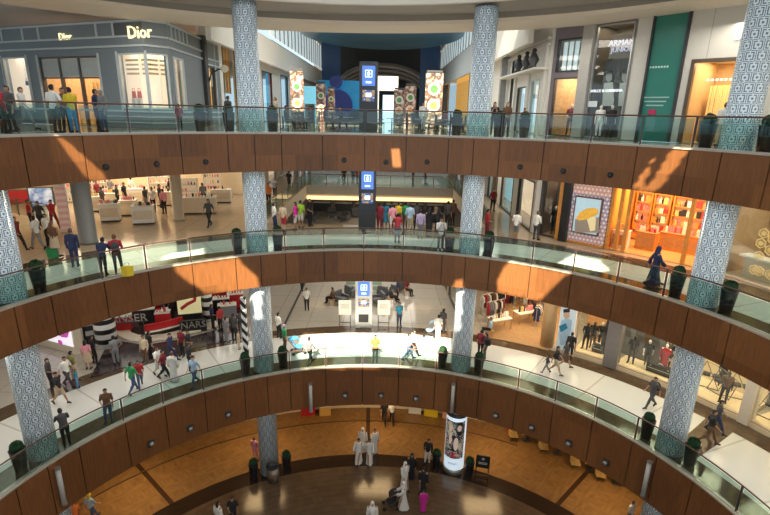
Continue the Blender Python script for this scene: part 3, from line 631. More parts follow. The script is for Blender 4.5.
for k, (g, m_, cc) in enumerate(((g1, WARMLIT, 'cream'), (g2, mat('amber_lit', (1, .55, .12), .5, emit=.8, ecol=(1, .50, .12)), 'amber'), (g3, mat('red_lit', (.8, .05, .1), .5, emit=.5, ecol=(.9, .06, .12)), 'red'), (g4, mat('cyan_lit', (.1, .5, .7), .5, emit=.5, ecol=(.1, .5, .8)), 'blue'))):
    struct(WL.box(MB(), g[0]-.2, g[1]+.2, g[2], g[3]+.1, -1.5, -1.4).build('wall_shop_back', m_)); window(WL, *g, fm=DSTEEL)
    c = WL.P((g[0]+g[1])/2, -.8)
    MB_ = MB()
    t = empty('display_stand', c.x, c.y, z3, WL.rot, f'slim stand in the {cc} lit shop window, left side of the top hall', 'display'); MB().box(0, 0, .5, .3, .3, 1.0).build('base', DSTEEL, t); MB().ball(0, 0, 1.3, .16, .16, .3).build('ornament', CHAR, t)
m = MB()
for i in range(5): WL.box(m, g2[0]+(g2[1]-g2[0])*(i+.1)/5, g2[0]+(g2[1]-g2[0])*(i+.55)/5, z3+2.2, g2[3]-.05, -.5, -.4)
tag(m.box(WL.P(g2[0]+.5, -.45).x, WL.P(g2[0]+.5, -.45).y, (z3+g2[3])/2, .06, .1, g2[3]-z3).build('gold_drape', mat('gold_drape', (.60, .38, .08), .35, .5)), 'tall dark gold pleated drape in the amber shop window left of the back left column', 'curtain')
# ---- hall clerestory and end wall, top level
for sx, X, nm in ((-1, -10.0, 'left'), (1, 8.5, 'right')):
    m = MB(); m.box(X-sx*.10, 46.5, 25.6 if sx < 0 else 26.05, .3, 57, 2.0 if sx < 0 else 2.5).box(X+sx*.15, 54.5, 30.7, .3, 41, .7)
    struct(m.build(f'wall_clerestory_{nm}', WHITE)); struct(MB().box(X-sx*.02, 54.5, 26.65 if sx < 0 else 27.4, .16, 41, .16).build(f'trim_clerestory_{nm}', CHAR))
    for i in range(9):
        y0 = 34+i*4.0; WN[0] += 1; t = empty(f'window_{WN[0]}', X, y0+2, 28.9); t['kind'] = 'structure'
        m = MB()
        for q in (-2, 0, 1.9): m.box(0, q, 0, .12, .14, 3.6)
        m.build('window_frame', mat('window_grey', (.35, .42, .45), .5), t); MB().box(sx*.05, 0, -.2, .02, 3.9, 3.2).build('pane', COOLWIN, t)
struct(MB().box(-0.7, 72, 25, 22, .4, 12).build('wall_hall_end', mat('end_black', (.015, .017, .022), .5)))
m = MB(); 
for i in range(24):
    a = pi*i/23; 
vs = []; fs = []; N = 40
for i in range(N):
    a = 2*pi*i/N; vs += [(-0.5+8.9*cos(a), 46+13*sin(a), 29.0), (-0.5+9.2*cos(a), 46+13.4*sin(a), 30.6), (-0.5+7.0*cos(a), 46+10.5*sin(a), 29.3)]
for i in range(N): a, b = i*3, ((i+1) % N)*3; fs += [(a, b, b+1, a+1), (a, b, b+2, a+2)]
fs.append(tuple(i*3+2 for i in range(N))); struct(MB().add(vs, fs).build('ceiling_blue_oval', mat('blue_gloss', (.14, .30, .42), .25, .2)))
struct(MB().box(-7.6, 60, 25, 2.6, .4, 12).box(6.0, 60, 25, 2.6, .4, 12).build('wall_blue_pier', mat('blue_pier', (.01, .05, .14), .4)))
m = MB(); pts = [(-.5+6.2*cos(pi*i/20), 63, 24.4+2.9*sin(pi*i/20)) for i in range(21)]
for q in range(3): m.tube([(x, y+q*.7, z-q*.5) for x, y, z in pts], .42, 8)
struct(m.build('trim_arch_band', mat('arch_bronze', (.24, .20, .17), .3, .5)))
a, b = YP(318, 80, 55), YP(362, 111, 55); tag(MB().box((a.x+b.x)/2, 55, (a.z+b.z)/2, b.x-a.x, .3, a.z-b.z).build('video_wall', blotch('video_blue', [(.0, .12, .35), (.0, .25, .60), (.02, .30, .55)], .5, emit=.12)), 'large glowing blue video wall at the back of the top hall', 'screen')
for k, (px, py, r_) in enumerate(((336, 82, .8), (338, 105, 1.9))):
    q = YP(px, py, 54.6); tag(MB().tube([(q.x, q.y, q.z), (q.x, q.y-.12, q.z)], r_, 28).build('wall_disc', mat('indigo_disc', (.02, .03, .16), .4, emit=.15)), f'{["small", "large"][k]} dark indigo disc mounted in front of the blue video wall', 'panel')
a, b = YP(377, 76, 50), YP(398, 91, 50); tag(MB().box(a.x+.2, 50, (z3+b.z)/2, .12, .12, b.z-z3).box(b.x-.2, 50, (z3+b.z)/2, .12, .12, b.z-z3).box((a.x+b.x)/2, 50, (a.z+b.z)/2, b.x-a.x, .3, a.z-b.z).build('lit_panel', mat('cream_lit', (1, .9, .7), .5, emit=.9, ecol=(1, .86, .62))), 'glowing cream panel right of the dark totem at the back of the top hall', 'panel')
a, b = YP(383, 95, 48), YP(395, 122, 48); b.z = z3; tag(MB().box((a.x+b.x)/2, 48, (a.z+b.z)/2, b.x-a.x, .3, a.z-b.z).build('white_booth', SCREENW), 'small white lit booth behind the cafe right of the dark totem', 'booth')
a, b = YP(302, 86, 46), YP(317, 104, 46); tag(MB().box(a.x+.2, 46, (z3+b.z)/2, .12, .12, b.z-z3).box(b.x-.2, 46, (z3+b.z)/2, .12, .12, b.z-z3).box((a.x+b.x)/2, 46, (a.z+b.z)/2, b.x-a.x, .3, a.z-b.z).build('cyan_screen', mat('cyan_screen', (.25, .6, .75), .4, emit=.5, ecol=(.25, .7, .85))), 'pale cyan screen between the food posters in the top hall', 'screen')
# food posters
FOOD = blotch('food_print', [(.42, .36, .34), (.34, .27, .25), (.16, .08, .05), (.05, .035, .03), (.28, .18, .12), (.45, .41, .39)], 2.2)
PLATE = mat('plate_print', (.42, .40, .38), .5, noise=0); GREENP = mat('salad_print', (.05, .16, .04), .6, noise=.3, scale=12)
for k, (xl, xr, yt, yb, Y) in enumerate(((290, 304.5, 71, 124, 26), (316, 326, 84, 124, 30), (327.5, 335, 89, 124, 33), (426, 441, 73, 124, 27), (405, 415, 86, 124, 31), (394, 404, 90, 124, 34))):
    a, b = YP(xl, yt, Y), YP(xr, yb, Y); zb = z3; w_ = b.x-a.x; h_ = a.z-zb
    t = empty('food_poster', (a.x+b.x)/2, Y, zb, 0, f'{["tall food photo banner nearest the back left column", "middle food photo banner on the left of the cafe", "smallest food photo banner on the left of the cafe", "tall food photo banner nearest the back right column", "middle food photo banner on the right of the cafe", "smallest food photo banner right of the dark totem"][k]}', 'banner')
    MB().box(0, 0, h_/2, w_, .15, h_).build('banner_panel', FOOD, t)
    for q, (zz, mm) in enumerate(((h_*.72, GREENP), (h_*.42, mat('curry_print', (.40, .18, .05), .6, noise=.3, scale=12)))):
        o = MB().tube([(0, -.08, zz), (0, -.10, zz)], w_*.36, 24).build('plate_picture', PLATE, t); MB().tube([(0, -.10, zz), (0, -.12, zz)], w_*.22, 20).build('dish_picture', mm, o)
    MB().box(0, -.02, h_+.12, w_*.9, .05, .16).build('header_letters', CHAR, t)
# totems
def totem(x, y, z, h, body, lab, w_=1.05, white=False):
    t = empty('directory_totem', x, y, z, tang(x, y), lab, 'totem')
    MB().box(0, 0, h/2, w_, .6, h).build('cabinet', body, t)
    p = MB().box(0, -.31, h*.80, w_*.70, .03, h*.28).build('upper_screen', SCREENB, t)
    m = MB(); zc = h*.83; q = w_*.17
    for i in range(4):
        a = [(-q, q), (q, q), (q, -q), (-q, -q)][i]; b = [(q, q), (q, -q), (-q, -q), (-q, q)][i]
        m.tube([(a[0], -.34, zc+a[1]), (b[0], -.34, zc+b[1])], .022, 6)
    m.tube([(0, -.34, zc-q*.8), (-q*.35, -.34, zc), (0, -.34, zc+q*.8), (q*.35, -.34, zc), (0, -.34, zc-q*.8)], .035, 6)
    m.build('emblem', SCREENW, p); MB().box(0, -.335, h*.71, w_*.3, .01, .10).build('caption', SCREENW, p)
    MB().box(0, -.31, h*.52, w_*.66, .03, h*.16).build('lower_screen', blotch('photo_screen', [(.1, .1, .2), (.4, .25, .1), (.05, .1, .3), (.5, .4, .3)], 3, emit=.5), t)
    MB().box(0, -.315, h*.53, w_*.3, .03, h*.06).build('touch_panel', SCREENW, t)
    MB().box(0, -.31, h*.20, w_*.6, .04, h*.16).build('grille', CHAR, t); return t
tx, ty = -.75, 17.6
totem(tx, ty, z3, DZ(370, 62, tx, ty)-z3, mat('totem_black', (.03, .035, .045), .35), 'dark directory totem with blue screen in the middle of the top gallery')
totem(tx, ty, ZF[2], 3.9, MATS['totem_black'], 'dark directory totem with blue screen in the middle of the middle gallery')
x, y = F(363.5, 326, 1)[:2]; totem(x, y, ZF[1], 3.5, mat('totem_silver', (.62, .64, .64), .3, .3), 'silver white directory totem standing on the lowest gallery', 1.1)
# ---- right hall wall and the shops of the top gallery right
WR = Plane((9.5, 17.5), (8.8, 71.5))
h1 = (1.5, 3.2, z3, 23.0); h2 = (4.3, 6.4, z3, 22.7); h3 = (7.4, 8.4, z3, 24.6); h4 = (*sorted(U(WR, 447, 469, 70, 112)[:2]), z3, U(WR, 447, 469, 70, 112)[3])
WR.wall('wall_hall_right', WHITE, z3, 26.6, [h1, h2, h3, h4])
for k, (g, m_) in enumerate(((h1, mat('pale_cyan_lit', (.5, .8, .9), .5, emit=.5, ecol=(.5, .8, .9))), (h2, WARMLIT), (h3, mat('pale_green_lit', (.5, .75, .72), .5, emit=.5, ecol=(.5, .78, .75))), (h4, MATS['amber_lit']))):
    struct(WR.box(MB(), g[0]-.2, g[1]+.2, g[2], g[3]+.1, -1.5, -1.4).build('wall_shop_back', m_)); window(WR, *g, fm=DSTEEL if k else GREYTRIM)
m = MB()
for u in (.6, 3.7, 6.9, 9.2): WR.box(m, u-.18, u+.18, z3, 24.8, 0, .16)
for z in (23.4, 24.7, 25.0): WR.box(m, .2, 9.5, z, z+.12, 0, .2 if z > 23.5 else .8)
struct(m.build('trim_arched_shopfront', mat('stone_white', (.72, .70, .64), .6, noise=.03)))
struct(MB().box(9.05, 27.0, (z3+25.2)/2, .5, .5, 25.2-z3).build('trim_hall_pillar', mat('pillar_grey', (.33, .33, .32), .5)))
m = MB()
for k, u in enumerate((1.5, 3.0, 4.8)):
    p = WR.P(u, .52); t = empty('relief_urn', p.x, p.y, 23.53, 0, f'{["nearest", "middle", "farthest"][k]} stone relief figure over the white arched shopfront', 'sculpture')
    MB().loft([(0, 0, 0, .3, .25), (0, 0, .2, .15, .15), (0, 0, .5, .34, .25), (0, 0, .75, .2, .15), (0, 0, .9, .1, .1)], 12).build('urn_body', DSTEEL, t, True); MB().ball(0, 0, 1.0, .14, .14, .14).build('urn_finial', CHAR, t)
R1 = Plane((9.6, 17.4), (12.3, 13.8)); R2 = Plane((12.3, 13.8), (18.6, 6.9))
a0, a1 = R1.uv(546, 85)[0], R1.uv(579, 85)[0]; b1 = R1.uv(590, 85)[0]; 
R1.wall('wall_glass_shop', mat('mauve_grey', (.20, .17, .19), .5), z3, 25.5, [(.25, a1, z3, 24.9), (b1, R1.L-.02, z3, 25.4)]); struct(R1.box(MB(), .25, a1, 22.9, 23.2, -.3, 0).build('trim_glass_shop_band', MATS['mauve_grey']))
window(R1, .25, a1, z3, 22.9, fm=DSTEEL); t = window(R1, .25, a1, 23.2, 24.9, fm=CHAR)
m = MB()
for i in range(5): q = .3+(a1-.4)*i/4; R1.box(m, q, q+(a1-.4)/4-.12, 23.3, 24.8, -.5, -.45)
struct(m.build('window_blind', COOLWIN))  # pale glowing panels painted in for bright reflections in the upper glass
room(R1, .3, a1, z3, 23.1, 3.5, mat('shop_tan', (.60, .40, .22), .5, noise=.2), TAN, 'glass_shop', 90, WARM)
window(R1, b1, R1.L, z3, 25.35, fm=STEEL); struct(R1.box(MB(), a1+.02, b1-.04, z3, 25.5, 0, .25).build('trim_shop_pier', mat('pier_grey', (.40, .39, .36), .4)))
room(R1, b1, R1.L, z3, 25.4, 1.9, mat('armani_wall', (.23, .19, .15), .5, noise=.1), mat('armani_floor', (.25, .22, .2), .3), 'armani_shop', 22, WARM, mat('bronze_ceiling', (.3, .22, .15), .4))
e = R2.uv(628, 90)[0]; tl = R2.uv(645, 80)[0]; tr_ = R2.uv(680, 80)[0]; o0 = R2.uv(679, 100)[0]; o1 = R2.uv(745, 100)[0]
zt = R2.uv(700, 59)[1]
R2.wall('wall_white_front', mat('warm_white_panel', (.62, .60, .54), .5, noise=.02), z3, 25.75, [(.02, e, z3, 25.4), (tl, tr_, z3, 25.6), (tr_+.35, o1, z3, zt), (o1+1.0, o1+4.5, z3, zt+.3)])
window(R2, .02, e, z3, 25.35, fm=STEEL)
room(R2, .05, e, z3, 25.4, 1.9, MATS['armani_wall'], MATS['armani_floor'], 'armani_corner', 10, WARM, MATS['bronze_ceiling'])
struct(R2.box(MB(), tl, tr_, z3, 25.6, -.15, -.05).build('wall_teal_hoarding', mat('teal_panel', (.030, .20, .155), .18, noise=.06, scale=1)))
m = MB(); R2.box(m, tl-.03, tl+.06, z3, 25.6, -.05, .1); R2.box(m, tr_-.08, tr_+.05, z3, 25.6, -.05, .1); struct(m.build('trim_teal_frame', CHAR))
c = R2.P(R2.uv(659, 67)[0], .0); m = MB(); u_ = R2.uv(656, 67)[0]
for i in range(9): R2.box(m, u_-.55+i*.125, u_-.47+i*.125, R2.uv(656, 67)[1]-.045, R2.uv(656, 67)[1]+.045, -.049, -.045)
tag(m.build('hoarding_text', mat('pale_text', (.55, .78, .75), .5, noise=0)), 'thin row of small pale characters across the upper teal hoarding', 'sign')
u = R2.uv(655, 100)[0]; m = MB()
for i in range(3): R2.box(m, u-.6+.1*i, u+.6-.1*i, R2.uv(655, 98+4*i)[1], R2.uv(655, 98+4*i)[1]+.06, -.04, -.03)
tag(m.build('hoarding_caption', mat('pale_teal', (.35, .55, .50), .5, noise=0)), 'three faint lines of small print low on the teal hoarding', 'sign')
c = R2.P(u-.05, -.03); tag(MB().box(c.x, c.y, R2.uv(655, 112)[1], .35, .02, .22, R2.rot).build('red_emblem', mat('crimson', (.45, .02, .10), .5, noise=0)), 'small crimson emblem at the bottom of the teal hoarding', 'emblem')
# ARMANI JUNIOR sign and the photograph
mat('lit_lilac', (.80, .78, .95), .5, noise=0, emit=.45)
R12 = Plane((11.2, 14.6), (13.1, 12.3)); 
q = Plane(tuple(R1.P(b1+.75, -.75).xy), tuple(R2.P(e-.1, -.75).xy))
t = empty('illuminated_sign', 0, 0, 0, 0, 'white panel sign reading ARMANI JUNIOR behind the glass beside the teal hoarding', 'sign')
q.rect(MB(), 611, 640, 33, 58, 0, .05).build('sign_board', mat('sign_white', (.33, .29, .27), .5, noise=.02), t)
p = q.P(q.uv(627, 41)[0], .08); sign('letters', 'ARMANI', .40, MATS['lit_lilac'], p.x-.12, p.y+.1, q.uv(627, 42.5)[1], q.rot, parent=t)
p = q.P(q.uv(626, 49)[0], .08); sign('letters', 'JUNIOR', .34, MATS['lit_lilac'], p.x-.12, p.y+.1, q.uv(626, 49.5)[1], q.rot, parent=t)
t = empty('fashion_photograph', 0, 0, 0, 0, 'large black and white photograph of two standing children in the glass corner shop', 'poster')
q.rect(MB(), 600, 632, 60, 136, -.06, -.01).build('photo_sheet', mat('photo_grey', (.10, .10, .11), .5, noise=.04), t)
for (px, hx) in ((609, -1), (625, 1)):
    m = MB(); c0 = q.P(q.uv(px, 76)[0], .0); zc = q.uv(px, 76)[1]
    def fl(pts, mt, nm):
        vs = [tuple(q.P(q.uv(a, b)[0], .0+.02*(nm != 'dress_picture')))[:2]+(q.uv(a, b)[1],) for a, b in pts]; return MB().add(vs, [tuple(range(len(vs)))]).build(nm, mt, t)
    fl([(px-5, 83), (px+4, 82), (px+5, 100), (px+4, 106), (px-7, 106), (px-6, 92)], mat('photo_light', (.75, .75, .75), .5, noise=.06), 'dress_picture')
    fl([(px-3, 73), (px+3, 73), (px+3.5, 79), (px, 83), (px-3, 80)], mat('photo_skin', (.50, .50, .50), .5, noise=0), 'face_picture')
    fl([(px-4.5, 71.5), (px, 69.5), (px+4.5, 71), (px+4, 75.5), (px, 74), (px-4, 77)], mat('photo_black', (.05, .05, .05), .5, noise=0), 'hair_picture')
    fl([(px-5, 106), (px-1, 106), (px-2, 130), (px-4.5, 130)], MATS['photo_black'], 'leg_picture'); fl([(px, 106), (px+3.5, 106), (px+3, 130), (px+.5, 130)], MATS['photo_black'], 'leg_picture')
p = R1.P(R1.uv(600, 91)[0], .02); sign('window_lettering', 'DOLCE & GABBANA', .20, LETTERW, p.x+.2, p.y-.25, R1.uv(600, 91)[1], R1.rot, 'white window lettering on the glass left of the children photograph', 'sign')
p = R1.P(R1.uv(593, 104)[0], .02); tag(MB().box(p.x, p.y, R1.uv(593, 104)[1], .5, .02, .3, R1.rot).build('small_notice', mat('notice_white', (.7, .75, .78), .5, noise=0)), 'small white notice on the dark glass under the window lettering', 'notice')
# white B shop
OL = Plane(tuple(R2.P(tr_+.35).xy), tuple(R2.P(o1).xy))
m = MB(); L_ = o1-tr_-.35
for a, b, c_, d_ in ((0, .16, z3, zt), (L_-.16, L_, z3, zt), (0, L_, zt-.16, zt)): OL.box(m, a, b, c_, d_, -.2, .05)
struct(m.build('trim_shop_portal', mat('portal_bronze', (.13, .09, .06), .35, .5)))
room(OL, .05, L_-.05, z3, zt+.1, 4.0, mat('honey_wall', (.62, .42, .22), .5, noise=.08), mat('honey_floor', (.5, .35, .2), .25), 'white_shop', 120, (1, .78, .48))
for i in range(4):
    m = MB(); u0_ = .25+i*(L_-.5)/4
    for k in range(8): OL.box(m, u0_+k*.095, u0_+k*.095+.06, z3+1.2, zt-1.0, -2.6-.06*(k % 2), -2.5-.06*(k % 2))
    tag(m.build('sheer_curtain', mat('sheer_gold', (.85, .62, .25), .5, emit=.25, ecol=(1, .7, .3))), f'{ORD[i]} sheer golden curtain from the left inside the white fronted shop', 'curtain')
OL.box(MB(), L_*.4, L_*.4+.06, z3, zt-.1, -.12, -.04)
m = MB()
for i in range(10): OL.box(m, L_*.32+i*.17, L_*.32+i*.17+.11, z3+2.72, z3+2.82, .0, .02)
tag(m.build('window_lettering', mat('pale_cream_text', (1, .95, .8), .5, noise=0, emit=.5)), 'thin row of small white characters across the opening of the white fronted shop', 'sign')
p = R2.P(R2.uv(739, 35)[0], .08); sign('shop_sign', 'B', .62, LETTERW, p.x, p.y, R2.uv(741, 35)[1], R2.rot, 'large white letter B on the pale panel beside the far right column', 'sign')
m = MB()
for i in range(5): R2.box(m, tr_+.9+i*1.3, tr_+.93+i*1.3, zt, 25.7, 0, .01)
struct(m.build('trim_panel_seams', mat('seam_grey', (.4, .38, .35), .6)))
struct(R2.box(MB(), o1+.9, o1+4.6, z3, zt+.4, -2.5, -2.4).build('wall_far_shop_back', MATS['amber_lit']))
def stool_display(pl, u, off, z, lab, hgt=1.15):
    c = pl.P(u, off); t = empty('shop_plinth', c.x, c.y, z, pl.rot, lab, 'display'); MB().box(0, 0, hgt/2, .5, .4, hgt).build('base', DSTEEL, t); MB().box(0, 0, hgt+.02, .56, .46, .04).build('top_plate', GOLDM, t); MB().ball(0, 0, hgt+.2, .12, .1, .17).build('exhibit', CHAR, t)
for i in range(2): stool_display(OL, .8+i*(L_-1.6), -1.2, z3+.03, f'{ORD[i]} dark plinth with a small exhibit inside the white fronted shop', 1.0)
# cafe on the top gallery
def ctable():
    t = empty('round_cafe_table', 0, 0, 0, 0, '', 'table'); MB().tube([(0, 0, .72), (0, 0, .76)], .38, 20).build('table_top', mat('table_grey', (.35, .34, .32), .4), t)
    MB().tube([(0, 0, .03), (0, 0, .72)], .035, 8).build('pedestal', CHAR, t); MB().tube([(0, 0, 0), (0, 0, .03)], .22, 14).build('foot', CHAR, t); return t
def cchair():
    t = empty('wicker_cafe_chair', 0, 0, 0, 0, '', 'chair'); MB().box(0, 0, .44, .48, .46, .07).build('seat', mat('wicker_dark', (.05, .04, .035), .7, noise=.3, scale=60), t)
    m = MB()
    for i in range(7): m.box(-.21+.07*i, .22, .72, .05, .04, .50)
    m.box(0, .22, .98, .5, .05, .06); m.build('backrest', MATS['wicker_dark'], t)
    for sx in (-1, 1):
        for sy in (-1, 1): MB().tube([(sx*.2, sy*.19, .42), (sx*.23, sy*.21, 0)], .018, 6).build('leg', CHAR, t)
        MB().box(sx*.25, 0, .64, .04, .42, .04).build('armrest', CHAR, t)
    return t
CTB, CCH = Maker(ctable), Maker(cchair)
k = 0
for (px, Y) in ((283, 18.5), (300, 21), (318, 19), (333, 22), (347, 19), (392, 19), (408, 22), (421, 19), (437, 21), (451, 19)):
    p = YP(px, 118, Y); k += 1; nm = f'{ORD[k-1]} from the left'; CTB(p.x, Y, z3, 0, f'round grey cafe table on the top gallery, {nm}', 'cafe tables on the top gallery')
    for s, sn in ((-1, 'left'), (1, 'right')): CCH(p.x+s*.68, Y+.1*s, z3, (pi/2 if s < 0 else -pi/2), f'dark wicker chair {sn} of the cafe table that is {nm}', 'dark wicker cafe chairs')
# ================================================================= middle gallery
z2 = ZF[2]
def rail_run(name, pts, z, lab, h=1.1, m=BRONZE):     # straight glass balustrade around a void
    t = empty(name, 0, 0, 0, 0, lab, 'railing')
    MB().tube([(x, y, z+h) for x, y in pts], .035, 8).build('handrail', m, t)
    for i in range(len(pts)-1):
        a, b = Vector(pts[i]), Vector(pts[i+1]); n = max(1, round((b-a).length/2.2)); d = (b-a).normalized(); ro = atan2(d.y, d.x)
        for k in range(n):
            p = a+(b-a)*k/n; MB().box(p.x, p.y, z+h/2, .06, .06, h, ro).build('post', DSTEEL, t); q = a+(b-a)*(k+.5)/n; MB().box(q.x, q.y, z+h*.48, (b-a).length/n-.12, .014, h*.84, ro).build('glass_panel', GLASS, t)
    return t
rail_run('void_balustrade', [(-7.65, 19.0), (-7.65, 36.15), (7.15, 36.15), (7.15, 19.0)], z2, 'glass balustrade around the rectangular opening in the middle gallery floor')
struct(MB().box(-.25, 36.0, 13.4, 14.6, .1, .85).build('trim_void_edge_far', mat('warm_grey', (.42, .38, .33), .5))); struct(MB().box(-.25, 35.92, 12.62, 14.4, .12, .34).build('trim_void_cove', COVE))
# hall walls middle level
WL2 = Plane((-11.6, 31.0), (-11.0, 62)); WR2 = Plane((9.6, 17.8), (9.4, 60))
L2O = [(1+i*5.0, 4.6+i*5.0, z2, z2+3.1) for i in range(7)]
WR2.wall('wall_hall_right_middle', WHITE, z2, 17.95, [(o[0]-.6, o[1]-.6, o[2], o[3]) for o in L2O])
for i, o in enumerate(L2O):
    struct(WR2.box(MB(), o[0]-.8, o[1]-.4, z2, z2+3.2, -1.6, -1.5).build('wall_shop_back', [mat('shop_slate', (.10, .11, .12), .5, emit=.05), WARMLIT, MATS['pale_cyan_lit'], mat('shop_brown', (.35, .2, .1), .5, noise=.3, scale=2, emit=.2)][i % 4])); window(WR2, o[0]-.6, o[1]-.6, o[2], o[3], fm=DSTEEL)
WL2.wall('wall_hall_left_middle', CREAM, z2, 17.95, [(o[0], o[1], o[2], o[3]) for o in L2O[:6]])
for i, o in enumerate(L2O[:6]): struct(WL2.box(MB(), o[0]-.1, o[1]+.1, z2, z2+3.2, -1.6, -1.5).build('wall_shop_back', [WARMLIT, mat('shop_brown2', (.45, .28, .15), .5, noise=.3, scale=2, emit=.15)][i % 2])); window(WL2, *o, fm=GREYTRIM)
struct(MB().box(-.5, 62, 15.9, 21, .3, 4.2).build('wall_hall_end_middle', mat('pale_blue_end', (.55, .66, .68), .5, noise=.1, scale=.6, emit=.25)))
struct(MB().box(-.5, 62, 9.5, 30, .3, 5.2).build('wall_hall_end_lower', mat('lower_end', (.30, .19, .11), .5, noise=.35, scale=.8, emit=.05)))
# open cosmetics store, middle gallery left
STF = mat('store_cream', (.80, .66, .45), .5, noise=.05)
struct(MB().add([(-40, 26.5, z2), (-12, 30, z2), (-12, 30, 17.9), (-40, 26.5, 17.9), (-40, 26.8, z2), (-12, 30.3, z2), (-12, 30.3, 17.9), (-40, 26.8, 17.9)], [(0, 1, 2, 3), (7, 6, 5, 4), (0, 3, 7, 4), (1, 5, 6, 2), (3, 2, 6, 7)]).build('wall_store_back', STF))
struct(MB().box(-33, 12, 15.9, .3, 34, 4.1, .2).build('wall_store_left', STF))
def cylcol(px, py, L, r_, m_, lab, ztop):
    x, y, z = F(px, py, L); return tag(MB().loft([(0, 0, 0, r_*1.06, r_*1.06), (0, 0, .12, r_*1.06, r_*1.06), (0, 0, .13, r_, r_), (0, 0, ztop-z, r_, r_)], 32).build('round_column', m_, smooth=True, loc=(x, y+r_, z)), lab, 'column')
cylcol(84, 245, 2, .44, PLAINCOL, 'plain grey round column at the entrance of the cosmetics store', 17.9)
cylcol(177, 221, 2, .34, mat('column_cream', (.55, .46, .34), .4), 'cream round column inside the cosmetics store', 17.9)
PROD = [mat(f'product_{n}', c, .4, noise=0) for n, c in (('white', (.85, .82, .78)), ('black', (.03, .03, .035)), ('rose', (.75, .25, .28)), ('gold', (.7, .5, .2)), ('red', (.6, .05, .05)), ('amber', (.65, .3, .08)), ('blue', (.12, .25, .5)), ('green', (.1, .35, .2)))]
def bottle():
    o = MB().loft([(0, 0, 0, .05, .035), (0, 0, .15, .05, .035), (0, 0, .17, .02, .02), (0, 0, .24, .02, .02)], 8).build('product_bottle', PROD[0]); return tag(o, '', 'bottle')
def carton():
    o = MB().box(0, 0, .11, .13, .09, .22).build('product_box', PROD[0]); return tag(o, '', 'box')
BOT, BOX = Maker(bottle), Maker(carton)
PNAME = ['white', 'black', 'rose', 'gold', 'red', 'amber', 'blue', 'green']
def goods(x, y, z, rot, wd, n, lab, grp, rnd, kinds=(0, 1, 2, 3, 4, 5), off=0.0, big=1.0):
    for i in range(n):
        u = (i+.5)/n*wd-wd/2; q = rnd.random() < .5; kc = rnd.choice(kinds)
        k = (BOT if q else BOX)(x+u*cos(rot)-off*sin(rot), y+u*sin(rot)+off*cos(rot), z, rot, f'{PNAME[kc]} {"bottle" if q else "box"} on the {lab}', 'goods on the '+lab, scale=big*rnd.uniform(.8, 1.2))
        k.material_slots[0].link = 'OBJECT'; k.material_slots[0].material = PROD[kc]
RND = random.Random(5)
def counter(px, py, L, w_, d_, h_, m_, lab, rot=None, n=7, top=WHITE, kinds=(0, 1, 2, 3)):
    x, y, z = F(px, py, L); y += d_/2; ro = tang(x, y)*.5 if rot is None else rot; t = empty('display_counter', x, y, z, ro, lab, 'counter')
    MB().box(0, 0, .05, w_*.96, d_*.92, .10).build('plinth', CHAR, t); MB().box(0, 0, h_/2+.04, w_, d_, h_-.1).build('body', m_, t); MB().box(0, 0, h_+.02, w_+.06, d_+.06, .05).build('counter_top', top, t)
    MB().box(0, -d_/2-.01, h_*.55, w_*.9, .02, h_*.5).build('front_panel', mat('counter_panel', (.70, .60, .46), .4), t)
    if n: goods(x, y, z+h_+.045, ro, w_*.85, n, lab, 'goods on the store counters', RND, kinds)
    return t
def shelf(x, y, z, ro, w_, h_, rows, lab, m_=None, n=8, kinds=(0, 1, 2, 3), d_=.42, body=None, big=1.0):
    t = empty('shelf_unit', x, y, z, ro, lab, 'shelf'); m_ = m_ or WHITE
    m = MB().box(0, d_/2-.02, h_/2, w_, .04, h_); m.build('back_panel', body or mat('shelf_back_lit', (.9, .75, .55), .5, noise=.03, emit=.18, ecol=(1, .8, .55)), t)
    for s in (-1, 1): MB().box(s*(w_/2-.03), 0, h_/2, .06, d_, h_).build('side_panel', m_, t)
    for i in range(rows+1):
        zz = .12+i*(h_-.15)/rows; MB().box(0, 0, zz, w_-.12, d_-.04, .04).build('shelf_board', m_, t)
        if i < rows: goods(x, y, z+zz+.021, ro, w_*.85, n, lab, 'goods on the shop shelves', RND, kinds, -.05, big)
    return t
for i in range(2):
    p = OL.P(L_*(.28+.44*i), -3.0); shelf(p.x, p.y, z3+.03, OL.rot, .9, 2.0, 4, f'{["left", "right"][i]} narrow goods shelf inside the white fronted shop', TAN, 4, (1, 5, 4, 3), body=TAN, big=1.6)
counter(108.5, 222, 2, 1.1, .7, 1.1, WHITE, 'white glossy counter nearest the plain grey column in the cosmetics store', n=8)
counter(142, 224.5, 2, 1.25, .7, 1.1, WHITE, 'wide white counter in the middle of the cosmetics store front', n=9)
counter(127, 216, 2, 1.0, .7, 1.0, mat('counter_beige', (.72, .60, .42), .4), 'beige counter behind the wide white counter', n=6)
counter(107, 208, 2, 1.1, .7, 1.0, MATS['counter_beige'], 'beige make-up table at the back left of the cosmetics store', n=6)
counter(198, 214, 2, 2.2, 1.0, 1.1, MATS['counter_beige'], 'long beige counter right of the cream column', n=9)
counter(137, 204, 2, 1.3, .7, 1.1, WHITE, 'white counter at the rear of the cosmetics store', n=7)
counter(163, 206, 2, 1.0, .6, 1.0, MATS['counter_beige'], 'beige counter behind the cream column, left side', n=5); counter(92, 212, 2, .9, .6, 1.0, WHITE, 'small white counter right behind the plain grey column', n=5)
counter(118, 200, 2, 1.1, .6, 1.0, WHITE, 'white counter at the centre left rear of the cosmetics store', n=5); counter(221, 203, 2, 1.4, .6, 1.0, WHITE, 'white counter at the right rear near the walking woman', n=6)
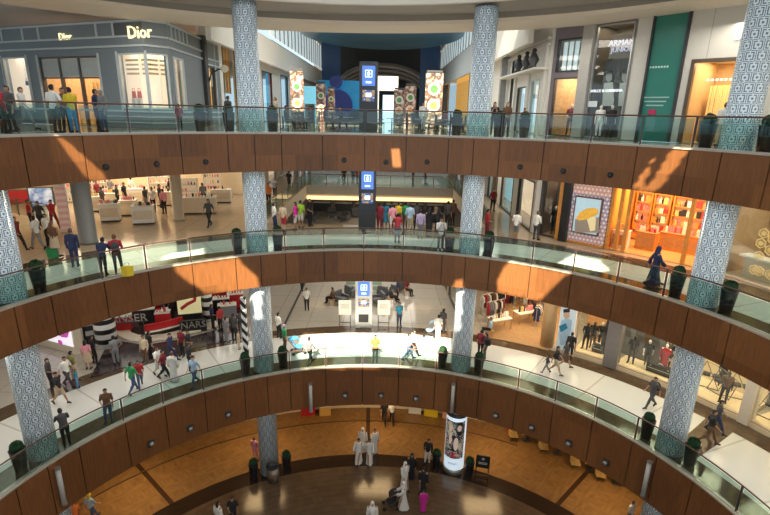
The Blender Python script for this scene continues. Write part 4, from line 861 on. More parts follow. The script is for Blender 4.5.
for i, (px, py, w_) in enumerate(((189, 206, 1.5), (213, 196, 1.4), (228, 193, 1.2), (160, 196, 1.6), (100, 196, 1.5), (72, 202, 1.4), (146, 191, 1.5), (120, 192, 1.3))):
    x, y, z = F(px, py, 2); shelf(x, y, z, tang(x, y)*.5, w_, 2.1, 4, f'cosmetics shelf {["right beside the long beige counter", "second to the right of the cream column", "rightmost near the walking woman", "left of the cream column at the back", "behind the make-up table", "left of the plain grey column", "in the middle of the store back", "centre left at the back of the store"][i]}', n=6)
for i, (px, yt, yb, w_, m_, lab) in enumerate(((43, 187, 206, 1.6, blotch('blue_poster', [(.3, .45, .7), (.10, .2, .5), (.6, .7, .85)], 1.2, emit=.25), 'tall blue advertising poster on the back wall left of the plain grey column'), (54, 187, 203, 1.2, blotch('portrait_poster', [(.75, .62, .5), (.2, .12, .08), (.5, .35, .25)], 2.5, emit=.15), 'framed portrait poster right of the blue poster'), (12, 190, 204, 2.6, REDM, 'dark red sign board at the far left of the middle gallery'), (67, 184, 232, .55, stripes('pink_strip', (.72, .38, .36), (.75, .58, .48), .35, 2, .5, emit=.12), 'pink patterned advertising pillar beside the plain grey column'))):
    x, y, z = F(px, yb, 2); h_ = DZ(px, yt, x, y)-z; t = empty('poster_panel', x, y, z, .35, lab, 'poster'); MB().box(0, 0, h_/2, w_, .12, h_).build('frame', DSTEEL if i != 3 else WHITE, t); MB().box(0, -.07, h_/2, w_*.88, .02, h_*.92).build('picture', m_, t)
rail_run('short_balustrade', [F(5, 212, 2)[:2], F(50, 222, 2)[:2]], z2, 'short bronze rail with glass at the far left of the middle gallery')
# seats and stalls glimpsed through the void (lowest level, far away)
def armchair():
    t = empty('armchair', 0, 0, 0, 0, '', 'chair'); Q = mat('armchair_grey', (.10, .10, .11), .7)
    MB().box(0, 0, .30, .8, .8, .28).build('seat', Q, t); MB().box(0, .36, .62, .8, .16, .62).build('backrest', Q, t)
    for s in (-1, 1): MB().box(s*.42, 0, .42, .14, .8, .4).build('armrest', Q, t)
    for sx in (-1, 1):
        for sy in (-1, 1): MB().box(sx*.34, sy*.34, .07, .06, .06, .14).build('leg', STEEL, t)
    return t
AC = Maker(armchair)
def stall():
    t = empty('shop_stall', 0, 0, 0, 0, '', 'stall'); MB().box(0, 0, .6, 2.4, .9, 1.2).build('counter', mat('stall_dark', (.05, .05, .055), .4), t); MB().box(0, .3, 2.5, 2.6, .2, .5).build('header_panel', mat('stall_header', (.5, .42, .3), .4), t)
    for s in (-1, 1): MB().box(s*1.25, .3, 1.3, .12, .12, 2.6).build('post', DSTEEL, t)
    MB().box(0, 0, 1.22, 2.5, 1.0, .06).build('counter_top', WHITE, t); return t
SST = Maker(stall)
for i, X in enumerate((-9, -5.8, -2.8, 1.5, 4.6, 7.6)): SST(X, 58.5, ZF[1], 0, f'{["leftmost", "second", "third", "fourth", "fifth", "rightmost"][i]} dark stall far away beyond the floor opening, lowest level', 'dark stalls beyond the floor opening')
for i, px in enumerate((312, 332, 344, 356, 395, 408, 432)):
    x, y, z = F(px, 221-(i % 2)*4, 1); AC(x, y, z, (i*.7) % 1.2-.6, f'grey armchair seen far below through the floor opening, {ORD[i]} from the left', 'armchairs seen through the floor opening', scale=1.35)
# ---- middle gallery right: clothes shop, patterned shop, orange shop, jewellery shop
E1 = Plane((9.6, 17.8), (10.9, 15.9)); E2 = Plane((10.6, 16.3), (14.1, 12.9)); E3 = Plane((13.5, 13.5), (16.6, 8.0)); E4 = Plane((16.4, 8.6), (18.6, 2.5))
PINK = newmat('printed_dots', .5); 
m_, g = PINK; x_, y_, z_ = g.pos(); s1 = g.M('MULTIPLY', g.M('SUBTRACT', x_, y_), 3.3); s2 = g.M('MULTIPLY', z_, 4.5)
ro_ = g.M('FLOOR', s2); fu = g.M('SUBTRACT', g.M('FRACT', g.M('ADD', s1, g.M('MULTIPLY', g.M('MODULO', ro_, 2.0), .5))), .5); fv = g.M('SUBTRACT', g.M('FRACT', s2), .5)
dd = g.M('ADD', g.M('ABSOLUTE', fu), g.M('ABSOLUTE', fv)); g.l.new(g.mix(g.M('LESS_THAN', dd, .40), g.mix(g.M('FRACT', g.M('MULTIPLY', z_, .24)), (.80, .42, .36), (.34, .32, .58)), (.85, .84, .86)), g.b.inputs['Base Color']); PINK = m_
pa, pb = E2.uv(562, 215)[0], E2.uv(608, 215)[0]
struct(E2.box(MB(), pa, pb, z2, 17.9, -.3, 0).build('wall_patterned', PINK)); struct(E2.box(MB(), pa-.28, pa-.02, z2, 17.9, -.3, .05).build('trim_orange_post', ORANGE))
struct(E2.box(MB(), pa, pb, z2, z2+.12, 0, .05).build('trim_orange_skirting', ORANGE))
t = empty('picture_lightbox', 0, 0, 0, 0, 'framed picture of a golden rounded shape under blue sky on the patterned wall', 'poster')
q0, q1, q2, q3 = U(E2, 575, 600, 198, 233); E2.box(MB(), q0-.08, q1+.08, q2-.08, q3+.08, .0, .10).build('frame', mat('brown_frame', (.14, .07, .05), .4), t)
E2.box(MB(), q0, q1, q2, q3, .10, .115).build('sky_print', mat('print_sky', (.42, .60, .72), .4, noise=.05, emit=.3), t)
def flat(pl, pts, off, mt, nm, par):
    vs = [tuple(pl.P(pl.uv(a, b)[0], off))[:2]+(pl.uv(a, b)[1],) for a, b in pts]; return MB().add(vs, [tuple(range(len(vs)))]).build(nm, mt, par)
flat(E2, [(576, 219), (600, 217), (600, 232.5), (575.5, 232)], .125, mat('print_sand', (.32, .27, .22), .5, emit=.1), 'sand_print', t)
flat(E2, [(577.5, 217), (581, 212), (587, 208.5), (594, 207.5), (599, 209), (599.5, 213), (594, 217), (586, 219.5), (579, 220)], .13, mat('print_gold', (.75, .40, .05), .5, noise=.2, emit=.25), 'gold_print', t)
flat(E2, [(588, 219), (594, 216), (597, 218), (596, 230), (591, 231)], .135, mat('print_cream', (.8, .68, .4), .5, emit=.2), 'stem_print', t)
# glass clothes shop (left of the patterned wall)
room(Plane((9.9, 17.4), (11.0, 16.0)), 0.1, 1.6, z2, 17.9, 2.4, mat('shop_dark', (.10, .07, .06), .5, noise=.2), TAN, 'clothes_shop', 60, WARM)
window(Plane((9.9, 17.4), (11.0, 16.0)), .05, 1.7, z2, 17.85, fm=DSTEEL)
struct(MB().box(10.9, 15.95, 15.85, .45, .45, 4.1, E2.rot).build('trim_dark_pier', BLACK)); 
# orange shop interior
ORW = mat('orange_wall', (.80, .38, .08), .5, noise=.12)
oA = E2.P(pb+.05); oB = CY(711, 255, 18.5); OS = Plane((oA.x, oA.y), (oB.x, oB.y)); E4 = Plane((oB.x+.15, oB.y-.25), (19.3, 2.0)) 
struct(MB().box(oA.x+2.4, oA.y+3.1, 15.85, .2, 6.4, 4.1, OS.rot+pi/2-.0).build('wall_orange_shop_back', ORW) if False else OS.box(MB(), -.2, OS.L, z2, 17.9, -4.2, -4.0).build('wall_orange_shop_back', ORW))
struct(OS.box(MB(), -.2, 0, z2, 17.9, -4.0, -.25).build('wall_orange_shop_left', ORW)); struct(OS.box(MB(), OS.L, OS.L+.2, z2, 17.9, -4.0, .1).build('wall_orange_shop_right', ORW))
struct(OS.box(MB(), -.1, OS.L, z2, z2+.02, -4.0, -.05).build('floor_orange_shop', mat('orange_floor', (.70, .38, .16), .2, noise=.06)))
c = OS.P(OS.L/2, -1.9); area('orange_shop_light', c.x, c.y, 17.75, 4.5, 2.4, 360, (1, .68, .34), (0, 0, OS.rot))
m = MB()
for px in (618.5, 627, 690): u = OS.uv(px, 220)[0]; OS.box(m, u-.09, u+.09, z2, 17.9, -.25, -.05)
OS.box(m, 0, OS.L, 17.3, 17.9, -.25, -.02); OS.box(m, 0, .16, z2, 17.9, -.25, 0); struct(m.build('trim_orange_frame', ORANGE))
OSW = OS.L/5.2
for i, (q_, n_) in enumerate(((.5, 5), (1.5, 5), (3.05, 9), (4.6, 5))):
    u = OSW*q_+.1; p = OS.P(u, -3.6); shelf(p.x, p.y, z2+.02, OS.rot, OSW*.92 if i != 2 else OSW*1.95, 2.9, 5, f'{ORD[i]} orange wooden shelf unit from the left inside the orange shop', ORANGE, n_, (0, 2, 4, 5, 3, 1), body=mat('orange_lit_back', (.9, .5, .2), .5, noise=.05, emit=.25, ecol=(1, .55, .2)), big=1.5)
def ocounter(px, off, w_, lab, m_=ORANGE, n=6, h_=.95):
    u = OS.uv(px, 235)[0]; p = OS.P(u, off); t = empty('shop_counter', p.x, p.y, z2+.02, OS.rot, lab, 'counter'); MB().box(0, 0, h_/2, w_, .6, h_).build('body', m_, t); MB().box(0, 0, h_+.02, w_+.06, .66, .05).build('counter_top', WHITE if m_ != ORANGE else TAN, t); MB().box(0, -.31, h_*.5, w_*.85, .02, h_*.6).build('front_panel', TAN, t)
    goods(p.x, p.y, z2+.02+h_+.046, OS.rot, w_*.85, n, lab, 'goods on the orange shop counters', RND, (0, 2, 3, 5, 4), 0, 1.4)
ocounter(615, -.95, .8, 'white topped glass counter at the left of the orange shop entrance', WHITE); ocounter(637, -1.7, 1.0, 'small orange counter between the posts of the orange shop'); ocounter(668, -2.6, 2.0, 'long orange counter under the wide shelves of the orange shop', n=12)
p = OS.P(OSW*3.1, -3.9); tag(MB().tube([(p.x, p.y, 17.4), (p.x-.05, p.y-.05, 17.4)], .36, 24).build('round_lamp_panel', mat('peach_glow', (1, .8, .6), .5, emit=1.2, ecol=(1, .75, .5))), 'round glowing peach disc on the back wall of the orange shop', 'lamp')
for i, px in enumerate((620, 631)):
    p = OS.P(OSW*(.5+i)+.1, -3.9); tag(MB().box(p.x, p.y, 17.3, .9, .06, .6, OS.rot).build('wall_picture', mat('picture_brown', (.22, .10, .05), .5, noise=.3, scale=4)), f'{["left", "right"][i]} dark picture high above the shelves in the orange shop', 'picture')
# jewellery / hexagon shop far right
room(E4, .3, E4.L-.1, z2, 17.9, 2.6, mat('beige_shop_wall', (.50, .36, .22), .5, noise=.08), mat('beige_shop_floor', (.6, .48, .34), .3), 'hexagon_shop', 150, WARM)
def hexlamp():
    t = empty('hexagon_ornament', 0, 0, 0, 0, '', 'ornament'); pts = [(.30*cos(R(60*i+30)), 0, .30*sin(R(60*i+30))) for i in range(7)]; MB().tube(pts, .045, 6).build('hexagon_frame', mat('gold_glow', (.9, .62, .25), .3, .4, emit=.25, ecol=(1, .72, .35)), t)
    MB().tube([(0, .02, 0), (0, -.02, 0)], .17, 6).build('hexagon_core', MATS['gold_glow'], t); return t
HX = Maker(hexlamp)
for i, (px, py) in enumerate(((756, 234), (765, 240), (753, 244), (762, 251), (751, 257), (748, 301-16), (741, 292), (760, 284))):
    u, z = E4.uv(px, py); p = E4.P(u, -.5); HX(p.x, p.y, max(z, z2+.5), E4.rot, f'{ORD[i]} gold hexagon ornament from the top in the window beyond the far right column', 'gold hexagon ornaments', scale=.72)
u, z = E4.uv(755, 276); p = E4.P(2.3, -.75); t = empty('display_ledge', p.x, p.y, z2+.03, E4.rot, 'white display ledge under the gold hexagon ornaments', 'display'); MB().box(0, 0, 1.0, 3.2, .7, .08).build('ledge_top', WHITE, t); MB().box(0, .1, .49, 2.9, .4, .95).build('base', CREAM, t)
struct(E4.box(MB(), 0, .25, z2, 17.9, -.3, .05).build('trim_hexagon_shop_post', CREAM)); window(E4, .25, E4.L, z2, 17.85, fm=CREAM)
# ================================================================= lowest gallery
z1 = ZF[1]
# striped cosmetics store on the left
cx_, cy_, _ = F(102, 349, 1)
for px, py, r_, h_, lab in ((102, 350, .60, 3.6, 'large drum column with black and white horizontal bands, lowest gallery left'), (207, 324, .34, 4.2, 'slim round column with black and white horizontal bands beside the red figure poster')):
    x, y, z = F(px, py, 1); tag(MB().loft([(0, 0, 0, r_, r_), (0, 0, h_, r_, r_)], 32).build('striped_column', ZEBRA, smooth=True, loc=(x, y+r_, z)), lab, 'column')
x, y, z = F(85, 350, 1); t = empty('striped_panel', x, y+.9, z, .6, 'black pier with white banded panel left of the large banded drum column', 'panel'); MB().box(0, 0, 1.8, .95, .3, 3.6).build('pier', BLACK, t); MB().box(.05, -.165, 1.9, .8, .03, 2.8).build('banded_face', stripes('grey_bands', (.6, .6, .62), (.03, .03, .03), .62, 2, .5), t)
x, y, z = F(247.5, 367, 1); tag(MB().box(0, 0, 2.05, .26, .2, 4.1).build('zebra_banner', stripes('zebra_diagonal', (.85, .85, .85), (.012, .012, .012), .55, 2, .5, 1.2), loc=(x-.1, y+.3, z)), 'narrow tall banner with diagonal black and white stripes against the back left column', 'banner')
edge = [(113, 327), (115, 332), (120, 338), (130, 341.5), (146, 342), (165, 340), (185, 335.5), (205, 330.5), (225, 324.5), (245, 318)]
def strip(pts, w_, z0, z1_, mt, nm):
    P_ = [Vector(F(a, b, 1)) for a, b in pts]; m = MB(); vs = []
    for i, p in enumerate(P_):
        t = (P_[min(i+1, len(P_)-1)]-P_[max(0, i-1)]); t.z = 0; t.normalize(); n_ = Vector((-t.y, t.x, 0)); 
        if n_.y < 0 and n_.x < 0: n_ = -n_
        for q, zz in ((p, z0), (p+n_*w_, z0), (p+n_*w_, z1_), (p, z1_)): vs.append((q.x, q.y, zz))
    fs = []
    for i in range(len(P_)-1):
        for k in range(4): k2 = (k+1) % 4; fs.append((i*4+k, i*4+k2, i*4+4+k2, i*4+4+k))
    return m.add(vs, fs+[(0, 1, 2, 3), tuple((len(P_)-1)*4+k for k in (3, 2, 1, 0))]).build(nm, mt)
struct(strip(edge, .75, z1, z1+.12, mat('cream_white_plinth', (.80, .74, .62), .4, noise=.02), 'trim_store_plinth'))
def floorpoly(pts, dz, mt, nm): return struct(MB().prism([F(px, py, 1)[:2] for px, py in pts], z1, z1+dz).build(nm, mt))
GLOSSD = mat('aubergine_gloss', (.045, .035, .040), .15, noise=.2)
floorpoly([(90, 378), (106, 347), (118, 341), (146, 345), (185, 338.5), (215, 330), (246, 321), (250, 336), (205, 346), (150, 359), (120, 369)], .012, GLOSSD, 'floor_dark_strip')
floorpoly(edge+[(245, 300), (150, 300), (120, 312)], .016, mat('store_dark_gloss', (.06, .035, .035), .12, noise=.3, scale=1.5), 'floor_striped_store')
struct(strip([(146, 338), (160, 335.5), (172, 332.5), (184, 329)], .3, z1+.02, z1+.30, BLACK, 'trim_black_base')); struct(strip([(146, 338), (160, 335.5), (172, 332.5), (184, 329)], .25, z1+.30, z1+.42, mat('white_ledge', (.8, .78, .74), .4), 'trim_store_ledge')); struct(strip([(146, 338), (160, 335.5), (172, 332.5), (184, 329)], .18, z1+.42, z1+.85, REDM, 'trim_red_band'))
x, y, z = F(131, 337, 1); t = empty('letter_stand', x, y, z, .25, 'metallic letters on two posts at the front left of the striped store', 'sign'); sign('letters', 'ANSER', .72, mat('letters_grey', (.45, .43, .42), .4, .6), 0, 0, 1.25, 0, parent=t)
for s in (-1, 1): MB().box(s*.8, .05, .5, .05, .05, 1.0).build('post', DSTEEL, t)
MB().box(0, .05, 1.0, 2.0, .08, .06).build('crossbar', DSTEEL, t)
x, y, z = F(194, 332, 1); t = empty('letter_stand', x, y, z, .3, 'dark stand with grey letters under the red figure poster', 'sign'); MB().box(0, .1, .40, 1.6, .25, .8).build('panel', BLACK, t); sign('letters', 'NARS', .62, MATS['letters_grey'], 0, -.06, .52, 0, parent=t)
x, y, z = F(188, 331, 1); t = empty('figure_poster', x, y+.6, z, .3, 'cream poster with a big red curved figure in the striped store', 'poster'); MB().box(0, 0, 2.05, 1.45, .15, 2.1).build('poster_sheet', mat('cream_poster', (.85, .78, .42), .5, noise=.05, emit=.2), t); MB().box(0, 0, .5, 1.4, .12, 1.0).build('stand', BLACK, t)
MB().tube([(-.5, -.1, 1.4), (-.1, -.1, 1.7), (.35, -.1, 1.9), (.45, -.1, 2.3), (.15, -.1, 2.5), (-.05, -.1, 2.2), (.2, -.1, 2.85)], .11, 8).build('red_figure', REDM, t, True)
def lowcounter(px, py, w_, h_, m_, lab, top=WHITE):
    x, y, z = F(px, py, 1); t = empty('store_counter', x, y, z, .3, lab, 'counter'); MB().box(0, 0, h_/2, w_, .6, h_).build('body', m_, t); MB().box(0, 0, h_+.02, w_+.05, .66, .05).build('counter_top', top, t); goods(x, y, z+h_+.046, .3, w_*.85, 5, lab, '', RND, (0, 1, 4, 2))
for px, py, w_, m_, lab in ((117, 320, 1.2, REDM, 'red counter behind the left letters of the striped store'), (138, 307, 1.4, BLACK, 'black counter in the left rear of the striped store'), (155, 314, 1.2, REDM, 'red counter in the middle of the striped store'), (174, 308, 1.2, BLACK, 'black counter at the right rear of the striped store'), (216, 300, 1.6, REDM, 'red counter right of the slim banded column'), (124, 330, 1.0, REDM, 'red counter directly behind the metallic letters'), (148, 322, 1.0, BLACK, 'black counter above the red ledge of the striped store'), (164, 326, .9, REDM, 'small red counter behind the red ledge'), (222, 311, 1.1, BLACK, 'black counter between the slim banded column and the diagonal banner'), (236, 306, 1.1, REDM, 'red counter behind the three standing people'), (228, 318, 1.2, mat('counter_grey', (.2, .2, .22), .4), 'dark grey counter left of the diagonal striped banner')): lowcounter(px, py, w_, 1.0, m_, lab)
struct(MB().box(-19, 29, 9.5, 17, .3, 5.2, .1).build('wall_striped_store_back', mat('store_dark_wall', (.10, .05, .05), .5, noise=.2)))
struct(MB().box(-27.5, 16, 9.5, .3, 30, 5.2, .0).build('wall_lowest_left', CREAM))
pl = Plane(F(36, 344, 1)[:2], F(76, 355, 1)[:2]); t = empty('flower_lightbox', 0, 0, 0, 0, 'wide backlit advertising wall with a pink flower on white, lowest gallery left', 'poster'); pl.box(MB(), 0, pl.L, z1, z1+3.3, -.5, -.02).build('casing', CREAM, t); pl.box(MB(), .1, pl.L-.1, z1+.5, z1+3.2, -.02, .02).build('lit_face', mat('white_lightface', (.9, .88, .92), .5, noise=.03, emit=.6, ecol=(.9, .86, .95)), t)
m = MB(); rnd = random.Random(9)
for k in range(26):
    u, v = pl.L*.80+rnd.gauss(0, .55), z1+1.7+rnd.gauss(0, .45); u = min(max(u, .6), pl.L-.4); c = pl.P(u, .03+k*.002); r_ = rnd.uniform(.15, .4); vs = [(c.x+r_*cos(a*pi/4)*pl.d.x, c.y+r_*cos(a*pi/4)*pl.d.y, v+r_*.8*sin(a*pi/4)) for a in range(8)]; m.add(vs, [tuple(range(8))])
m.build('flower_print', mat('pink_petals', (.75, .12, .55), .5, noise=.3, scale=5, emit=.25), t)
# centre of the lowest gallery
def easel():
    t = empty('notice_stand', 0, 0, 0, 0, '', 'sign'); MB().box(0, 0, 1.35, .85, .05, 1.05).build('board', mat('notice_board_white', (.80, .78, .72), .5, noise=.02), t)
    MB().box(0, -.03, 1.45, .6, .01, .35).build('printed_area', mat('notice_print', (.62, .60, .55), .5, noise=.2, scale=14), t)
    for s in (-1, 1): MB().box(s*.36, .02, .42, .05, .05, .84).build('leg', DSTEEL, t)
    MB().box(0, .02, .25, .7, .04, .04).build('crossbar', DSTEEL, t); return t
ES = Maker(easel)
for px, sd_ in ((345, 'left'), (383.5, 'right')): x, y, z = F(px, 326, 1); ES(x, y, z, 0, f'white notice board on dark legs just {sd_} of the silver totem', 'notice boards beside the silver totem')
for i, (px, py) in enumerate(((341, 303), (352, 296), (378, 304), (384, 296), (398, 291))): x, y, z = F(px, py, 1); AC(x, y, z, [.9, 2.3, -1.2, 2.8, -2.2][i], f'grey armchair {["beside the left notice board", "behind the left side of the totem", "beside the right notice board", "directly behind the right side of the totem", "farthest right"][i]}', 'armchairs behind the silver totem', scale=1.0)
def rack():
    t = empty('brochure_rack', 0, 0, 0, 0, '', 'rack'); MB().box(0, 0, .9, .8, .25, 1.8).build('back_panel', WHITE, t)
    for i in range(3): MB().box(0, -.15, .4+.5*i, .7, .08, .32).build('pocket', mat('pocket_green', (.3, .42, .32), .5), t)
    return t
RK = Maker(rack)
for px, sd_ in ((352, 'left'), (378, 'right')): x, y, z = F(px-1, 292, 1); RK(x, y, z, 0, f'white brochure rack with green pockets seen {sd_} of the silver totem top', 'brochure racks')
struct(MB().box(-6.3, 24, z1+.02, .12, 12, .04).build('trim_floor_rail', CHAR))
WC = Plane((5.6, 18.9), (5.2, 36)); WC.wall('wall_shop_corner_lower', mat('shop_bronze_wall', (.30, .22, .15), .4), z1, 12.0, [(.4, 5, z1+.3, z1+3.6), (6, 11, z1+.3, z1+3.6)])
for o in ((.4, 5), (6, 11)): window(WC, o[0], o[1], z1+.3, z1+3.6, fm=DSTEEL)
# right-hand shops of the lowest gallery
TANF = mat('shop_floor_tan', (.62, .40, .20), .25, noise=.06); BW = mat('beige_window_wall', (.74, .60, .40), .5, noise=.03)
def rp(r, t): return ell(r, t)
struct(MB().sector(18.3, 27, 21.5, 33.0, z1, z1+.03).build('floor_clothes_hall', mat('hall_floor_brown', (.42, .26, .13), .2, noise=.15))); struct(MB().sector(27, 27.2, 15, 40, z1, 12).build('wall_clothes_hall_back', mat('clothes_wall', (.45, .28, .14), .5, noise=.25, scale=1.5)))
for t_, s_ in ((26, 3), (31, 3)): x, y = ell(20.5, t_); area('clothes_hall_light', x, y, 11.6, s_, s_, 150, (1, .74, .44)); x, y = ell(24.5, t_); area('clothes_hall_light', x, y, 11.6, s_, s_, 120, (1, .74, .44))
def garment():
    m = MB().loft([(0, 0, 0, .20, .05), (0, 0, .3, .19, .05), (0, 0, .75, .17, .045), (0, 0, .86, .19, .04), (0, 0, .92, .06, .03)], 10); m.tube([(.15, 0, .85), (.24, 0, .45)], [.05, .04], 6); m.tube([(-.15, 0, .85), (-.24, 0, .45)], [.05, .04], 6); m.tube([(0, 0, .9), (0, 0, 1.02)], .01, 5)
    return tag(m.build('hanging_garment', PROD[0]), '', 'garment')
GM = Maker(garment); FAB = {n: mat('fabric_'+n, c, .8, noise=.08) for n, c in dict(black=(.015, .015, .018), white=(.75, .74, .70), red=(.42, .03, .04), navy=(.02, .03, .09), grey=(.20, .20, .21), beige=(.52, .42, .30), brown=(.14, .07, .035), blue=(.10, .22, .48), lightblue=(.36, .52, .68), yellow=(.75, .55, .03), pink=(.72, .30, .36), magenta=(.60, .02, .30), green=(.03, .28, .10), olive=(.24, .22, .08), lilac=(.50, .40, .62), orange=(.70, .20, .05), teal=(.02, .20, .32), maroon=(.20, .015, .03), jeans=(.06, .11, .22), khaki=(.45, .36, .24), darkgrey=(.06, .06, .065), sky=(.05, .30, .60), pale=(.62, .62, .60), lime=(.35, .60, .05)).items()}
FN = list(FAB)
def clothes_rack(px, py, L, lab, w_=1.5, n=9, rot=0.3, h_=1.45):
    x, y, z = F(px, py, L); z += .03; t = empty('clothes_rack', x, y, z, rot, lab, 'rack'); MB().tube([(-w_/2, 0, h_), (w_/2, 0, h_)], .02, 6).build('rail', STEEL, t)
    for s in (-1, 1): MB().box(s*w_/2, 0, h_/2, .04, .04, h_).build('upright', STEEL, t); MB().box(s*w_/2, 0, .02, .05, .5, .04).build('foot', STEEL, t)
    for i in range(n):
        u = (i+.5)/n*w_-w_/2; cn = RND.choice(['black', 'red', 'navy', 'brown', 'grey', 'beige', 'white', 'maroon']); g_ = GM(x+u*cos(rot), y+u*sin(rot), z+h_-1.0, rot+pi/2-.15, f'{cn} garment hanging on the {lab}', 'garments on the '+lab); g_.material_slots[0].link = 'OBJECT'; g_.material_slots[0].material = FAB[cn]
for px, py, rt_, lab in ((494, 320, .5, 'clothes rack nearest the back right column'), (505, 309, .2, 'clothes rack at the left rear of the clothes hall'), (516, 305, -.3, 'clothes rack in the middle rear of the clothes hall'), (531, 309, .3, 'clothes rack at the right rear of the clothes hall'), (537, 324, 1.1, 'clothes rack before the tan curved pier'), (488, 312, .6, 'clothes rack farthest left by the column'), (529, 303, .1, 'clothes rack near the rear centre of the clothes hall')): clothes_rack(px, py, 1, lab, rot=rt_)
def dtable(px, py, L, lab, w_=1.5):
    x, y, z = F(px, py, L); z += .03; t = empty('display_table', x, y, z, .4, lab, 'table'); MB().box(0, 0, .78, w_, .8, .06).build('table_top', WHITE, t)
    for sx in (-1, 1):
        for sy in (-1, 1): MB().box(sx*(w_/2-.06), sy*.34, .375, .06, .06, .75).build('leg', TAN, t)
    goods(x, y, z+.812, .4, w_*.8, 6, lab, '', RND, (0, 1, 3, 2), 0, 1.4)
dtable(499, 317+12, 1, 'white display table at the front of the clothes hall'); dtable(524, 322, 1, 'white display table in the middle of the clothes hall')
tp = ell(19.0, 32.0); tag(MB().loft([(0, 0, 0, .42, .42), (0, 0, 5.0, .42, .42)], 28).build('curved_pier', mat('tan_pier', (.52, .33, .16), .4, noise=.05), smooth=True, loc=(*tp, z1)), 'tan rounded pier between the clothes hall and the blue fashion print', 'column')
PW = [(33.9, 36.6), (37.1, 42.4), (44.2, 53.4), (54.4, 63.0), (64.0, 74.5)]
for i, (a, b) in enumerate(PW):
    pw = Plane(ell(18.65, a), ell(18.65, b)); nm = f'lower_window_{i}'
    if i == 0:
        t = empty('fashion_lightbox', 0, 0, 0, 0, 'blue fashion print of a person in a blue shirt beside the tan rounded pier', 'poster'); pw.box(MB(), 0, pw.L, z1+.1, z1+4.2, -.3, 0).build('lit_face', mat('lightbox_grey', (.50, .58, .62), .5, noise=.05, emit=.25), t)
        def fp(pts, off, mt, n_): flat(pw, pts, off, mt, n_, t)
        fp([(561, 321), (566, 318), (572, 320), (571, 330), (566, 345), (560, 345), (559, 331)], .02, FAB['lightblue'], 'shirt_picture'); fp([(559, 326), (566, 323), (568, 328), (561, 332)], .03, FAB['teal'], 'sleeve_picture'); fp([(564, 310), (569, 310), (570, 317), (566, 319), (563.5, 316)], .03, mat('picture_skin', (.6, .38, .27), .5), 'face_picture'); fp([(563.5, 309), (570, 308.5), (570, 312), (563.5, 312.5)], .04, FAB['black'], 'hair_picture')
        continue
    struct(pw.box(MB(), -.1, pw.L+.1, z1, z1+.22, -2.4, .08).build('floor_'+nm, BW)); struct(pw.box(MB(), -.1, pw.L+.1, z1, 12.0, -2.6, -2.4).build('wall_'+nm, BW if i != 1 else mat('terracotta_wall', (.55, .28, .12), .5, noise=.1)))
    window(pw, 0, pw.L, z1+.22, 11.9, fm=mat('pale_bronze', (.45, .36, .26), .4)); c = pw.P(pw.L/2, -1.1); area('window_light', c.x, c.y, 11.6, pw.L*.8, 1.6, 165, (1, .80, .52), (0, 0, pw.rot))
for t_ in (43.3, 53.9, 63.5): x, y = ell(18.75, t_); struct(MB().box(x, y, 9.45, .75 if t_ < 50 else .45, .7, 5.1, tang(x, y)).build('trim_window_pier', mat('pier_dark_grey', (.20, .18, .17), .4) if t_ < 50 else CREAM))
pw = Plane(ell(18.65, 44.2), ell(18.65, 53.4)); q = pw.uv(633, 345)[0]; t = empty('backdrop_photo', 0, 0, 0, 0, 'dark grey photographic backdrop of striding legs in the wide lower shop window', 'poster'); pw.box(MB(), q-1.5, q+1.2, z1+.22, z1+3.9, -1.75, -1.7).build('photo_sheet', mat('charcoal_photo', (.12, .11, .11), .5, noise=.3, scale=1.2), t)
for k in range(3): c = pw.P(q-1.0+.8*k, -1.68); MB().add([tuple(pw.P(q-1.1+.8*k, -1.68).xy)+(z1+3.6,), tuple(pw.P(q-.75+.8*k, -1.68).xy)+(z1+3.6,), tuple(pw.P(q-.3+.8*k, -1.68).xy)+(z1+.5,), tuple(pw.P(q-.55+.8*k, -1.68).xy)+(z1+.5,)], [(0, 1, 2, 3)]).build('leg_picture', FAB['grey'] if k != 1 else FAB['brown'], t)
pw3 = Plane(ell(18.65, 54.4), ell(18.65, 63.0)); pw4 = Plane(ell(18.65, 64.0), ell(18.65, 74.5))
for i, (pl_, u, off, rr_) in enumerate(((pw3, pw3.L*.25, -1.4, .3), (pw3, pw3.L*.50, -1.1, -.25), (pw3, pw3.L*.72, -1.6, .5), (pw4, pw4.L*.12, -1.0, .2))):
    c = pl_.P(u, off); t = empty('geometric_rack', c.x, c.y, z1+.22, pl_.rot+rr_, f'{ORD[i]} thin dark geometric display frame from the left in the lower right shop windows', 'display frame')
    m = MB(); a_ = .75; pts = [(-a_, 0, .02), (-a_*.4, 0, 1.5), (a_, 0, 1.2), (a_*.6, 0, .02), (-a_, 0, .02)]; m.tube(pts, .022, 5); m.tube([(-a_*.7, .05, .75), (a_*.8, .05, .62)], .022, 5); m.tube([(-a_*.4, 0, 1.5), (a_*.6, 0, .02)], .02, 5); m.build('frame_rods', DSTEEL, t)
    for q in range(2): MB().box(-.2+.45*q, .0, .78+.0*q, .34, .3, .14).build('accessory', CHAR, t)
def suitcase(x, y, z, rot, lab, m_=BLACK, w_=.9):
    t = empty('suitcase', x, y, z, rot, lab, 'suitcase'); MB().box(0, 0, .28, w_, .35, .5).build('shell', m_, t); MB().tube([(-.12, 0, .53), (-.10, 0, .60), (.10, 0, .60), (.12, 0, .53)], .018, 6).build('carry_handle', STEEL, t); MB().box(0, -.18, .28, w_*.96, .01, .04).build('trim_band', STEEL, t)
    for s in (-1, 1): MB().box(s*w_*.38, -.18, .44, .08, .02, .06).build('clasp', STEEL, t)
    return t
c = pw4.P(pw4.L*.40, -.9); suitcase(c.x, c.y, z1+.22, pw4.rot, 'black travel trunk with metal clasps in the rightmost lower shop window', w_=1.3)
